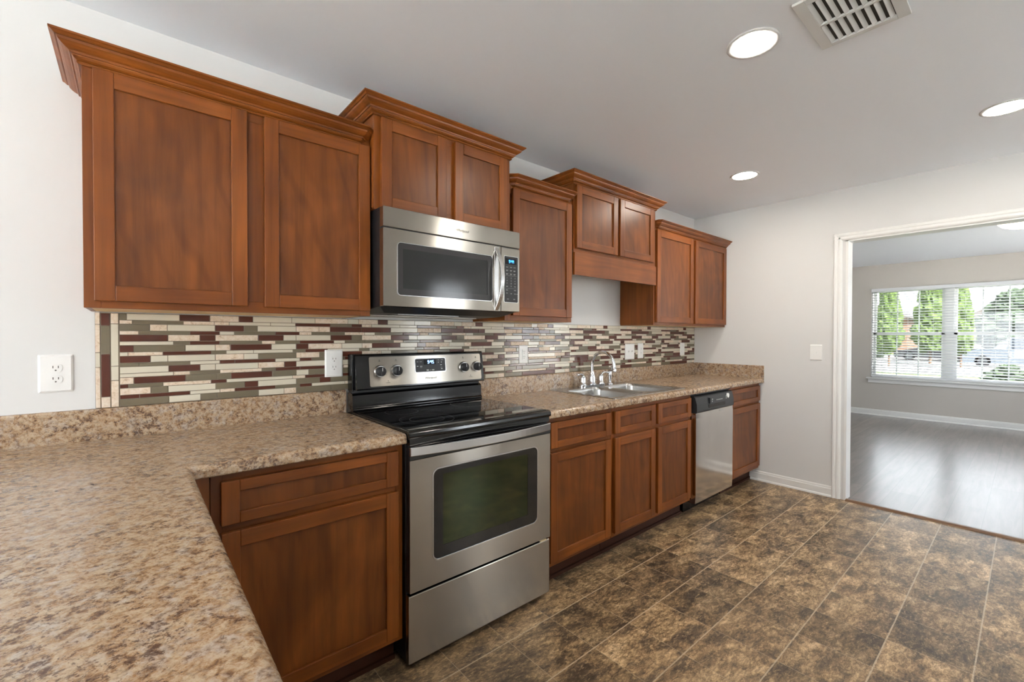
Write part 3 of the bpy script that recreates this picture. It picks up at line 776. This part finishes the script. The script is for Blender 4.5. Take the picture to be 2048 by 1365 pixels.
def txt(s, size, x, z, m, y=-.0034, sh=0., sx=1.): return tilt(text(s, size, m, (x, y, z), sh, .0002, sx=sx))
txt('Whirlpool', .0165, 1.200, 1.0650, INK, sh=.35).build('brand_lettering', con)
# clock module
mb = MB(); mb.prism(rrect(1.110, 1.298, 1.094, 1.170, .009, 4), -.0046, -.002, 'y', STEEL2); mb.prism(rrect(1.1135, 1.2945, 1.0975, 1.1665, .007, 4), -.0052, -.004, 'y', DGREY)
ck2 = tilt(mb).build('clock_module', con)
mb = MB(); mb.box(1.163, 1.236, -.0056, -.0050, 1.135, 1.1615, DISP); tilt(mb).build('display_window', ck2)
mb = MB(); digits(mb, '9:45', 1.186, -.0058, 1.1400, .0170, WDIG); tilt(mb).build('clock_digits', ck2)
mb = MB()
for x, z, w_, h_ in ((1.122,1.150,.010,.0015),(1.140,1.150,.012,.0015),(1.140,1.126,.014,.003),(1.1405,1.1205,.012,.0015),(1.122,1.126,.008,.004),(1.248,1.156,.009,.0015),(1.268,1.156,.014,.0015),(1.262,1.129,.010,.004),(1.262,1.118,.012,.0012),(1.266,1.108,.009,.004),(1.249,1.143,.005,.004),(1.268,1.143,.005,.004),(1.178,1.103,.013,.006),(1.196,1.1045,.009,.002),(1.210,1.103,.014,.006)):
    mb.box(x, x+w_, -.0056, -.0050, z, z+h_, PRINT)
tilt(mb).build('button_marks', ck2)
for kx in (.921, 1.008, 1.413, 1.500):
    kz = 1.1125; y = cy_at(kz)-.003
    k_ = MB().lathe((kx, y, kz), [(.030,0),(.030,-.003),(.0275,-.006),(.0272,-.010)], STEEL2, 'y', 36).build('knob_bezel', con)
    MB().lathe((kx, y, kz), [(.0235,-.009),(.0230,-.024),(.0215,-.0265),(0,-.027)], DGREY, 'y', 36).build('knob', k_)
    MB().box(kx-.0035, kx+.0035, y-.0315, y-.024, kz-.019, kz+.019, DGREY).box(kx-.0009, kx+.0009, y-.0322, y-.0312, kz+.002, kz+.0185, WHT).build('knob_grip', k_, .001)
    mb = MB()
    for a in range(-120, 121, 30):
        an = math.radians(a); px_, pz_ = kx+.037*math.sin(an), kz+.037*math.cos(an); mb.box(px_-.0010, px_+.0010, -.0036, -.003, pz_-.0006, pz_+.0006, INK)
    mb.box(kx-.005, kx+.005, -.0036, -.003, kz+.048, kz+.0495, INK); mb.box(kx-.002, kx+.002, -.0036, -.003, kz+.053, kz+.056, INK)
    tilt(mb).build('knob_marks', con)
for kx in (.961, 1.4575):
    mb = MB(); mb.lathe((kx, -.0036, 1.064), [(.0018,0),(.0018,.0008)], INK, 'y', 10); tilt(mb).build('indicator_light', con)
    mb = MB(); mb.box(kx-.011, kx+.011, -.0036, -.003, 1.0555, 1.0565, INK); tilt(mb).build('indicator_caption', con)
# vent gap strip under the cooktop
mb = MB(); mb.box(RX0+.004, RX1-.004, -.640, -.60, .850, .868, BLKM)
for k in range(32): mb.box(1.00+k*.012, 1.006+k*.012, -.6415, -.640, .853, .862, DGREY)
mb.build('vent_strip', rg)
# oven door
od = Bx('oven_door', rg, RX0+.001, RX1-.001, -.654, -.630, .303, .862, BLKM, .003); od['label'] = 'stainless oven door with dark window'
mb = MB(); Po = rrect(RX0+.002, RX1-.002, .304, .812, .003, 6); Pi = rrect(.893, 1.468, .396, .765, .030, 6); ring_y(mb, Po, Pi, -.660, -.654, STEEL); mb.build('door_skin', od, .0008)
mb = MB(); ring_y(mb, rrect(.893, 1.468, .396, .765, .030, 6), rrect(.8985, 1.4625, .4015, .7595, .026, 6), -.6612, -.654, STEEL2); mb.build('window_bezel', od, .0006)
mb = MB(); ring_y(mb, rrect(.8985, 1.4625, .4015, .7595, .026, 6), rrect(.943, 1.404, .449, .735, .004, 6), -.6585, -.654, OVG); mb.build('window_border', od)
mb = MB(); mb.box(.943, 1.404, -.6575, -.654, .449, .735, OVW); mb.build('window', od)['label'] = 'dark greenish oven window'
mb = MB(); mb.box(RX0+.001, RX1-.001, -.661, -.654, .8125, .866, BLK); mb.build('door_top_band', od, .002)
path = []
for i in range(25):
    u = -1+2*i/24; path.append((1.1655+u*.3745, -.668-.036*(1-u*u), .8490))
mb = MB(); mb.strip(path, [(0,-.006,-.0175),(0,.007,-.0175),(0,.007,.0175),(0,-.006,.0175)], STEEL2); mb.build('oven_handle', od, .003)['label'] = 'bowed flat stainless bar handle'
dr = MB(); dr.box(RX0-.001, RX1, -.656, -.630, .030, .292, STEEL); dw = dr.build('storage_drawer', rg, .004)
MB().box(RX1-.06, RX1-.02, -.6555, -.64, .2925, .297, mat('cream_foam', (225,205,160), .7)).build('drawer_bumper', rg)

# ------------------------------------------------------------------ microwave over the range
mw = thing('microwave', 'stainless over-the-range microwave hung under the short cabinet', 'microwave', (1.173, -.2, 1.39))
MX0, MX1, MY = .7955, 1.5525, -.430
mb = MB(); mb.box(MX0+.001, MX1-.001, MY+.036, -.012, 1.412, 1.830, BLKM)
mb.poly([(MX0+.001,-.012,1.412),(MX1-.001,-.012,1.412),(MX1-.001,MY+.036,1.412),(MX0+.001,MY+.036,1.412),(MX0+.012,-.012,1.384),(MX1-.012,-.012,1.384),(MX1-.05,MY+.10,1.388),(MX0+.05,MY+.10,1.388)],
        [(0,1,5,4),(1,2,6,5),(2,3,7,6),(3,0,4,7),(4,5,6,7)], BLKM)
mb.build('body', mw, .001)
mb = MB(); mb.box(.92, 1.25, -.31, -.20, 1.3835, 1.386, mat('filter_mesh', (150,150,150), .35, 1.)); mb.box(.85, 1.46, -.17, -.05, 1.380, 1.386, mat('light_lens', (190,190,185), .4)); mb.build('bottom_filter', mw)
mb = MB(); mb.box(MX0, MX1, MY, MY+.036, 1.7445, 1.829, STEEL); mb.build('top_grille', mw, .003)
text('Whirlpool', .0185, INK, (1.187, MY-.0004, 1.783), .35, .0002).build('brand_lettering', mw)
mb = MB(); mb.box(MX0+.004, MX1-.004, MY+.006, MY+.036, 1.735, 1.7445, BLKM); mb.build('grille_gap', mw)
md = MB(); ring_y(md, rrect(MX0, 1.4245, 1.412, 1.7395, .004, 6), rrect(.858, 1.372, 1.459, 1.687, .016, 6), MY, MY+.036, STEEL)
mdo = md.build('microwave_door', mw, .0015)
mb = MB(); ring_y(mb, rrect(.858, 1.372, 1.459, 1.687, .016, 6), rrect(.8605, 1.3695, 1.4615, 1.6845, .014, 6), MY-.0012, MY+.004, STEEL2); mb.build('window_bezel', mdo)
mb = MB(); ring_y(mb, rrect(.8605, 1.3695, 1.4615, 1.6845, .014, 6), rrect(.886, 1.342, 1.490, 1.660, .002, 6), MY+.003, MY+.03, mat('microwave_border', (58,57,57), .12, spec=.4)); mb.build('window_border', mdo)
mb = MB(); mb.box(.886, 1.342, MY+.005, MY+.03, 1.490, 1.660, MWS); mb.build('window', mdo)
path = []
for i in range(25):
    u = -1+2*i/24; path.append((1.396, MY-.003-.052*(1-u*u), 1.573+u*.158))
mb = MB(); mb.strip(path, [(-.011,0,0),(.011,0,0),(.011,.010,0),(-.011,.010,0)], STEEL2); mb.build('door_handle', mdo, .003)
mb = MB(); mb.box(1.3825, 1.4095, MY-.003, MY+.001, 1.416, 1.736, STEEL2); mb.build('handle_rail', mdo, .001)
cp = MB().box(1.427, MX1, MY, MY+.036, 1.412, 1.7395, STEEL).build('control_panel', mw, .003)
mb = MB(); ring_y(mb, rrect(1.4435, 1.5415, 1.458, 1.699, .007, 4), rrect(1.4465, 1.5385, 1.461, 1.696, .006, 4), MY-.0014, MY+.003, STEEL2); mb.build('keypad_bezel', cp)
mb = MB(); mb.prism(rrect(1.4465, 1.5385, 1.461, 1.696, .006, 4), MY-.0008, MY+.003, 'y', DGREY); kp = mb.build('keypad', cp)
mb = MB(); mb.box(1.4545, 1.5275, MY-.0012, MY-.0008, 1.656, 1.686, DISP); mb.build('display_window', kp)
mb = MB(); digits(mb, '9:44', 1.4775, MY-.0013, 1.6635, .0150, BLUE); mb.build('clock_digits', kp)
mb = MB()
for r_i, z in enumerate((1.640, 1.624, 1.606)):
    for x in (1.458, 1.485, 1.509): mb.box(x, x+.014, MY-.0012, MY-.0008, z, z+.0016, PRINT); (r_i and mb.box(x+.001, x+.011, MY-.0012, MY-.0008, z-.0035, z-.0022, PRINT))
for z in (1.597, 1.532): mb.box(1.454, 1.530, MY-.0012, MY-.0008, z, z+.0005, PRINT)
nums = [('1',1.465,1.585),('2',1.493,1.585),('3',1.519,1.585),('4',1.465,1.571),('5',1.493,1.571),('6',1.519,1.571),('7',1.465,1.557),('8',1.493,1.557),('9',1.519,1.557),('0',1.493,1.543)]
for s_, x, z in nums: text(s_, .0095, PRINT, (x, MY-.0009, z), 0, .0002, mb=mb)
for x, z, w_ in ((1.459,1.541,.012),(1.513,1.541,.012),(1.458,1.522,.013),(1.512,1.522,.015),(1.460,1.506,.009),(1.489,1.504,.008),(1.514,1.504,.011),(1.530,1.504,.006),(1.465,1.476,.012),(1.508,1.476,.012)):
    mb.box(x, x+w_, MY-.0012, MY-.0008, z, z+.0022, PRINT)
mb.build('button_marks', kp)

# ------------------------------------------------------------------ dishwasher
dwt = thing('dishwasher', 'stainless dishwasher with black control strip, between base cabinets', 'dishwasher', (3.328, -.32, 0))
DX0, DX1 = 3.0260, 3.6305
mb = MB(); mb.box(DX0+.003, DX1-.003, -.600, -.02, .095, .868, BLKM); mb.box(DX0+.02, DX1-.02, -.545, -.5, 0, .095, BLK); mb.build('body', dwt, .001)
mb = MB(); mb.prism([(-.600,.093),(-.634,.088),(-.645,.093),(-.648,.16),(-.648,.70),(-.645,.737),(-.600,.737)], DX0+.004, DX1-.004, 'x', STEEL3)
dd = mb.build('door', dwt, .002); dd['label'] = 'plain brushed stainless front'
mb = MB(); mb.prism([(-.600,.7385),(-.649,.7385),(-.655,.748),(-.653,.800),(-.640,.848),(-.630,.857),(-.600,.859)], DX0+.004, DX1-.004, 'x', DGREY)
cs = mb.build('control_strip', dwt, .003)
mb = MB(); mb.prism([(x_, z_) for x_, z_ in rrect(3.20, 3.47, .762, .786, .011, 5)], -.6560, -.652, 'y', BLK); mb.build('handle_recess', cs)
mb = MB(); mb.box(3.215, 3.245, -.6600, -.640, .792, .835, DGREY); mb.build('latch', cs, .001)
MB().lathe((3.535, -.652, .825), [(.018,0),(.018,.01)], WHT, 'y', 20).build('badge', cs, .001)
mb = MB()
for k in range(6): mb.box(3.335+k*.018, 3.343+k*.018, -.6535, -.648, .806, .812, PRINT)
for x, z in ((3.258,.80),(3.262,.815),(3.492,.805),(3.497,.818)): mb.box(x, x+.012, -.6535, -.645, z, z+.008, PRINT)
mb.build('button_marks', cs)
text('Whirlpool', .014, PRINT, (3.42, -.6484, .722), .3, .0003).build('brand_lettering', dwt)
Bx('top_bracket', dwt, DX0+.02, DX1-.03, -.640, -.60, .8695, .8745, BLKM)

# ------------------------------------------------------------------ sink
sk = thing('kitchen_sink', 'stainless double-bowl drop-in sink set in the right countertop', 'sink', (2.58, -.31, .914))
RIMZ = .9175
bowls = [(2.205,2.558,-.552,-.135), (2.602,2.955,-.552,-.135)]
bm = bmesh.new()
def loop(P, z): 
    vs = [bm.verts.new((p, q, z)) for p, q in P]; es = [bm.edges.new((vs[i], vs[(i+1) % len(vs)])) for i in range(len(vs))]; return vs, es
allv, alle = loop(rrect(2.163, 2.997, -.588, -.028, .022, 6), RIMZ)
E_ = list(alle); inner = []
for x0, x1, y0, y1 in bowls:
    v_, e_ = loop(rrect(x0, x1, y0, y1, .060, 8), RIMZ); E_ += e_; inner.append(v_)
bmesh.ops.triangle_fill(bm, use_beauty=True, edges=E_)
dn = [bm.verts.new((v.co.x + (.003 if v.co.x > 2.58 else -.003), v.co.y + (.003 if v.co.y > -.3 else -.003), .9142)) for v in allv]
n = len(allv)
for i in range(n): bm.faces.new((allv[i], allv[(i+1)%n], dn[(i+1)%n], dn[i]))
for f in bm.faces: f.material_index = 0
me = bpy.data.meshes.new('rim'); bmesh.ops.recalc_face_normals(bm, faces=bm.faces); 
for f in bm.faces:
    if abs(f.normal.z) > .9 and f.normal.z < 0: f.normal_flip()
bm.to_mesh(me); bm.free(); me.materials.append(SINKM)
for v in me.vertices: v.co -= Vector((2.58, -.31, .914))
o = bpy.data.objects.new('rim', me); o.parent = sk; C.objects.link(o)
for x0, x1, y0, y1 in bowls:
    mb = MB(); loops = []
    for ins, dz, r in ((0,0,.060),(.003,-.004,.058),(.006,-.02,.056),(.010,-.13,.054),(.018,-.150,.050),(.035,-.163,.040),(.08,-.167,.03),(.13,-.168,.02)):
        loops.append([(p, q, RIMZ+dz) for p, q in rrect(x0+ins, x1-ins, y0+ins, y1-ins, r, 8)])
    nn = len(loops[0]); pts = [p for l_ in loops for p in l_]; F = []
    for i in range(len(loops)-1):
        for k in range(nn): F.append((i*nn+(k+1)%nn, i*nn+k, (i+1)*nn+k, (i+1)*nn+(k+1)%nn))
    F.append(list(range((len(loops)-1)*nn, len(loops)*nn)))
    mb.poly(pts, F, SINKM, True); b_ = mb.build('bowl', sk, fix=False)
    cx_, cy_ = (x0+x1)/2, (y0+y1)/2
    MB().lathe((cx_, cy_, RIMZ-.168), [(.045,.0),(.045,.003),(.036,.003),(.030,.001),(.012,.001),(.012,.008),(0,.009)], CHROME, 'z', 28).build('drain', b_)

# ------------------------------------------------------------------ faucet and sprayer
fc = thing('faucet', 'chrome high-arc kitchen faucet with two lever handles behind the sink', 'faucet', (2.58, -.078, .9175))
FZ = .918; FX, FY = 2.580, -.078
mb = MB(); mb.prism(rrect(FX-.135, FX+.135, FY-.028, FY+.028, .026, 8), FZ, FZ+.012, 'z', CHROME); mb.build('base_plate', fc, .004)
path = [(FX,FY,FZ+.012),(FX,FY,FZ+.10)]; rad = [.013,.0125]
R = .098
for i in range(19):
    a = PI - (PI*1.02)*i/18; path.append((FX, FY-R-R*math.cos(a)*1.0, FZ+.155+R*math.sin(a))); rad.append(.0115)
path.append((FX, FY-2*R-.004, FZ+.132)); rad.append(.0130)
mb = MB(); mb.tube(path, rad, CHROME, 16); mb.build('spout', fc)
MB().lathe((FX, FY-2*R-.004, FZ+.114), [(.0135,0),(.015,.004),(.0145,.02),(.0120,.024)], CHROME, 'z', 20).build('spout_tip', fc)
MB().lathe((FX, FY, FZ+.012), [(.030,0),(.031,.004),(.026,.010),(.0235,.030),(.0245,.050),(.0200,.072),(.0165,.084),(.0180,.090),(.0140,.096)], CHROME, 'z', 28).build('spout_collar', fc)
for s_ in (-1, 1):
    hx = FX+s_*.102
    h_ = MB().lathe((hx, FY, FZ+.012), [(.026,0),(.027,.004),(.022,.010),(.019,.030),(.0200,.048),(.0170,.064),(.010,.074),(0,.078)], CHROME, 'z', 24).build('handle_post', fc)
    mb = MB(); mb.tube([(hx,FY,FZ+.070),(hx+s_*.014,FY-.004,FZ+.090),(hx+s_*.034,FY-.008,FZ+.097),(hx+s_*.058,FY-.012,FZ+.094),(hx+s_*.072,FY-.014,FZ+.091),(hx+s_*.078,FY-.015,FZ+.091)], [.010,.0085,.0065,.0065,.0105,.005], CHROME, 14); mb.build('lever', h_)
spy = thing('side_sprayer', 'chrome side sprayer standing right of the faucet', 'sprayer', (2.792, -.078, .9175))
SX = 2.792
MB().lathe((SX, FY, FZ), [(.024,0),(.025,.004),(.019,.010),(.015,.016)], CHROME, 'z', 24).build('sprayer_base', spy)
MB().lathe((SX, FY, FZ+.012), [(.0135,0),(.0120,.02),(.0155,.050),(.0170,.075),(.0130,.094),(.010,.098)], CHROME, 'z', 24).build('sprayer_body', spy)
mb = MB(); mb.tube([(SX,FY+.002,FZ+.096),(SX,FY-.004,FZ+.112),(SX-.004,FY-.020,FZ+.120),(SX-.006,FY-.036,FZ+.114)], [.012,.018,.019,.013], CHROME, 16); mb.build('sprayer_head', spy)

# ------------------------------------------------------------------ ceiling lights and vent
def can(x, y, label, R_=.0950):
    o = thing('recessed_light', label, 'light', (x, y, CH), 'round recessed ceiling lights')
    MB().lathe((x, y, CH), [(R_,-.0005),(R_,-.0035),(R_-.006,-.0060),(.0780,-.0050),(.0770,-.0025),(.0770,-.0005)], LRING, 'z', 48).build('trim_ring', o)
    MB().lathe((x, y, CH), [(.0768,-.0010),(.0768,-.0030),(0,-.0035)], LAMP, 'z', 40, False).build('diffuser', o)
    return o
can(1.871, -1.456, 'lit recessed ceiling light beside the air vent, largest in view')
can(3.357, -.831, 'lit recessed ceiling light over the cabinets near the end wall, smallest in view')
can(3.357, -2.090, 'lit recessed ceiling light cut by the right edge of the photo')
can(.30, -3.10, 'added recessed ceiling light, out of view behind the viewpoint')  # this and the next recessed light are added out of view
can(-1.60, -1.456, 'added recessed ceiling light, out of view left of the peninsula')
vt = thing('air_vent', 'white louvered ceiling air vent with two rows of slats', 'vent', (1.933, -1.76, CH))
VX0, VX1, VY0, VY1 = 1.755, 2.111, -1.895, -1.627
mb = MB()
for b in ((VX0,VX1,VY1-.036,VY1),(VX0,VX1,VY0,VY0+.036),(VX0,VX0+.030,VY0+.036,VY1-.036),(VX1-.024,VX1,VY0+.036,VY1-.036),(1.938,1.950,VY0+.036,VY1-.036)): mb.box(b[0],b[1],b[2],b[3],CH-.010,CH-.0005,VENTM)
mb.build('frame', vt, .0015)
MB().box(VX0+.028, VX1-.016, VY0+.034, VY1-.034, CH-.0012, CH-.0006, DUCT).build('duct_back', vt)
mb = MB()
for xa_, xb_ in ((VX0+.031, 1.937), (1.951, VX1-.025)):
    for k in range(8):
        y = VY0+.045+k*.0255
        mb.poly([(xa_,y-.005,CH-.0018),(xb_,y-.005,CH-.0018),(xb_,y+.007,CH-.0105),(xa_,y+.007,CH-.0105),(xa_,y-.0038,CH-.0018),(xb_,y-.0038,CH-.0018),(xb_,y+.0082,CH-.0105),(xa_,y+.0082,CH-.0105)], [(0,1,2,3),(4,5,6,7),(3,2,6,7),(0,1,5,4),(0,3,7,4),(1,2,6,5)], VENTM)
lv = mb.build('louvers', vt)
fl = thing('ceiling_dome_light', 'cream glass dome light on the living room ceiling', 'light', (6.52, -2.12, CH))
MB().lathe((6.52,-2.12,CH), [(.19,-.001),(.19,-.025),(.17,-.030)], LRING, 'z', 40).build('base_ring', fl)
MB().lathe((6.52,-2.12,CH), [(.175,-.026),(.165,-.055),(.135,-.085),(.085,-.105),(.03,-.113),(0,-.114)], LAMP2, 'z', 40).build('glass_dome', fl)

# ------------------------------------------------------------------ outdoors
GZ = -.5
GR = mat('lawn_grass', (122,150,70), .9); t = NT(GR); t.col(t.ramp(t.noise(t.pos((1,1,1)), 1.2, 8, .7), [(.35, (62,84,40)), (.65, (92,112,62))]))
ASPH = mat('street_concrete', (112,110,107), .9)
struct(MB().box(-60, 90, -60, 60, GZ-.3, GZ, GR).build('ground'), 'green lawn outside')
st_ = MB().box(29, 56, -60, 60, GZ-.01, GZ+.02, ASPH).box(9.5, 30, -7.2, -3.2, GZ-.01, GZ+.03, ASPH).build('street')
struct(st_, 'pale street and driveway outside')
BOUNCE_GROUND = mat('bounce_ground', (214,212,208), .95)  # unseen pale ground added to bounce daylight in through the windows
struct(MB().box(-40, 28, -45, YB-.2, GZ-.01, GZ+.35, BOUNCE_GROUND).box(-40, XL-.2, YB-.2, 40, GZ-.01, GZ+.35, BOUNCE_GROUND).build('bounce_yard'), 'unseen pale gravel yard added to bounce daylight indoors')
LEAF = mat('tree_leaves', (120,160,72), .8); t = NT(LEAF); t.col(t.ramp(t.noise(t.pos((1,1,1)), 5, 6, .7), [(.35, (30,46,14)), (.6, (70,90,28))]))
LEAF2 = mat('dark_leaves', (80,104,66), .8); t = NT(LEAF2); t.col(t.ramp(t.noise(t.pos((1,1,1)), 5, 6, .7), [(.35, (22,34,20)), (.6, (48,64,38))]))
BARK = mat('bark', (92,74,58), .9)
def leafball(mb, c, r, m, s=1., seed=0):
    bm = bmesh.new(); bmesh.ops.create_icosphere(bm, subdivisions=4, radius=1)
    pts = []
    for v in bm.verts:
        n_ = v.co.normalized(); d = 1 + .30*noise.noise(n_*2.3+Vector((seed,0,0))) + .20*noise.noise(n_*6+Vector((0,seed,0))) + .16*noise.noise(n_*15+Vector((0,0,seed)))
        pts.append((c[0]+n_.x*r[0]*d, c[1]+n_.y*r[1]*d, c[2]+n_.z*r[2]*d))
    mb.poly(pts, [[v.index for v in f.verts] for f in bm.faces], m); bm.free()
def tree(x, y, h, r, m, label, trunk=1.0, name='tree'):
    o = thing(name, label, 'tree' if name == 'tree' else 'shrub', (x, y, GZ))
    mb = MB(); rr = random.Random(int(x*10+y))
    hh = h-trunk
    for k, (fz, fr) in enumerate(((.22,1.),(.45,.92),(.66,.70),(.84,.42))): leafball(mb, (x+rr.uniform(-.08,.08)*r, y+rr.uniform(-.06,.06)*r, GZ+trunk+hh*fz), (r*fr, r*fr, hh*.27), m, seed=k+x)
    mb.build('foliage', o, fix=False)
    if trunk > .2: MB().tube([(x,y,GZ),(x,y,GZ+trunk+hh*.3)], [r*.09, r*.05], BARK, 10).build('trunk', o)
    return o
tree(34, 3.25, 5.2, .62, LEAF, 'tall bright green tree left of centre outside the window')
tree(38.5, 1.95, 5.6, .85, LEAF, 'bright green tree left of the window mullion')
tree(35, .32, 5.0, .55, LEAF, 'slim bright green tree just right of the window mullion')
tree(46, -1.4, 4.6, 2.1, LEAF2, 'broad darker green tree in front of the far house')
tree(46, 6.2, 3.2, .8, LEAF2, 'low dark green shrub at the left edge of the window view', .1, 'shrub')
tree(20.5, -1.75, .85, .6, LEAF2, 'round dark shrub in the lawn at lower right of window', .05, 'shrub')
SID = mat('house_siding', (96,90,84), .8); RF = mat('house_roof', (84,78,74), .9); DWIN = mat('house_window', (70,76,84), .2); BRK = mat('house_brick', (112,84,68), .9)
def house(x, y, w_, d_, h_, m, label):
    o = thing('house', label, 'house', (x, y, GZ))
    MB().box(x, x+d_, y-w_/2, y+w_/2, GZ, GZ+h_, m).build('wall', o)
    mb = MB(); mb.prism([(y-w_/2-.4, GZ+h_), (y+w_/2+.4, GZ+h_), (y, GZ+h_+w_*.28)], x-.4, x+d_+.4, 'x', RF); mb.build('roof', o)
    for q in (-.28, .0, .28):
        f_ = MB().box(x-.04, x, y+w_*q-.55, y+w_*q+.55, GZ+1.0, GZ+2.2, TRIM).build('window', o)
        MB().box(x-.06, x-.04, y+w_*q-.45, y+w_*q+.45, GZ+1.1, GZ+2.1, DWIN).build('pane', f_)
    return o
house(62, -3.2, 11, 8, 3.4, SID, 'pale house with gabled roof across the street')
house(60, 10.5, 9, 8, 3.6, BRK, 'brick house at the left edge of the window view')
RUB = mat('tyre_rubber', (28,28,30), .8); RIM_ = mat('alloy_wheel', (90,92,95), .35, 1.); CGL = mat('car_glass', (40,46,54), .1); 
def car(x, y, ln, wd, ht, pm, label, hood=.27, suv=False):
    """parked along y, side towards the window; y is the middle"""
    o = thing('car', label, 'car', (x, y, GZ+.02))
    z0 = GZ+.02+.22; zb = GZ+.02+ht*.60; zt = GZ+.02+ht; a, b = y-ln/2, y+ln/2
    def body(pr, w0, m, name, par, ins=0.):
        mb = MB(); mb.prism(pr, x+ins, x+w0-ins, 'x', m); return mb.build(name, par, .06, 3)
    body([(a,z0+.1),(a+.06,z0),(b-.06,z0),(b,z0+.12),(b-.02,zb-.22),(b-ln*hood*.5,zb-.08),(b-ln*hood,zb),(a+ln*.10,zb),(a+.03,zb-.10)], wd, pm, 'body', o)
    r0 = a + (ln*.03 if suv else ln*.12)
    cab = body([(r0,zb-.02),(b-ln*hood+.02,zb-.02),(b-ln*(hood+.13),zt-.03),(b-ln*(hood+.20),zt),(r0+ln*(.10 if suv else .16),zt),(r0+ln*.05,zt-.05)], wd, pm, 'cabin', o, .10)
    mb = MB()
    for u0, u1 in ((.42 if suv else .46, .60), (.24, .41 if suv else .44)):
        ya, yb2 = a+ln*u0, a+ln*u1; mb.poly([(x+.085, ya, zb+.02),(x+.085, yb2+.12, zb+.02),(x+.095, yb2-.05, zt-.12),(x+.095, ya, zt-.12)], [(0,1,2,3)], CGL)
    mb.build('side_windows', cab, fix=False)
    for q in (.19, .81):
        w_ = MB().lathe((x+.02, a+ln*q, GZ+.02+.33), [(.33,-.02),(.33,.20)], RUB, 'x', 28).build('wheel', o)
        MB().lathe((x-.005, a+ln*q, GZ+.02+.33), [(.21,-.01),(.20,.01)], RIM_, 'x', 20).build('hubcap', w_)
    return o
car(43.5, 2.2, 4.6, 1.8, 1.45, mat('car_paint_dark', (24,24,28), .35, .0), 'dark parked car seen left of the window mullion')
car(37.5, -1.9, 4.9, 1.9, 1.75, mat('car_paint_silver', (84,92,100), .35, .0), 'silver parked van seen right of the window mullion', suv=True)
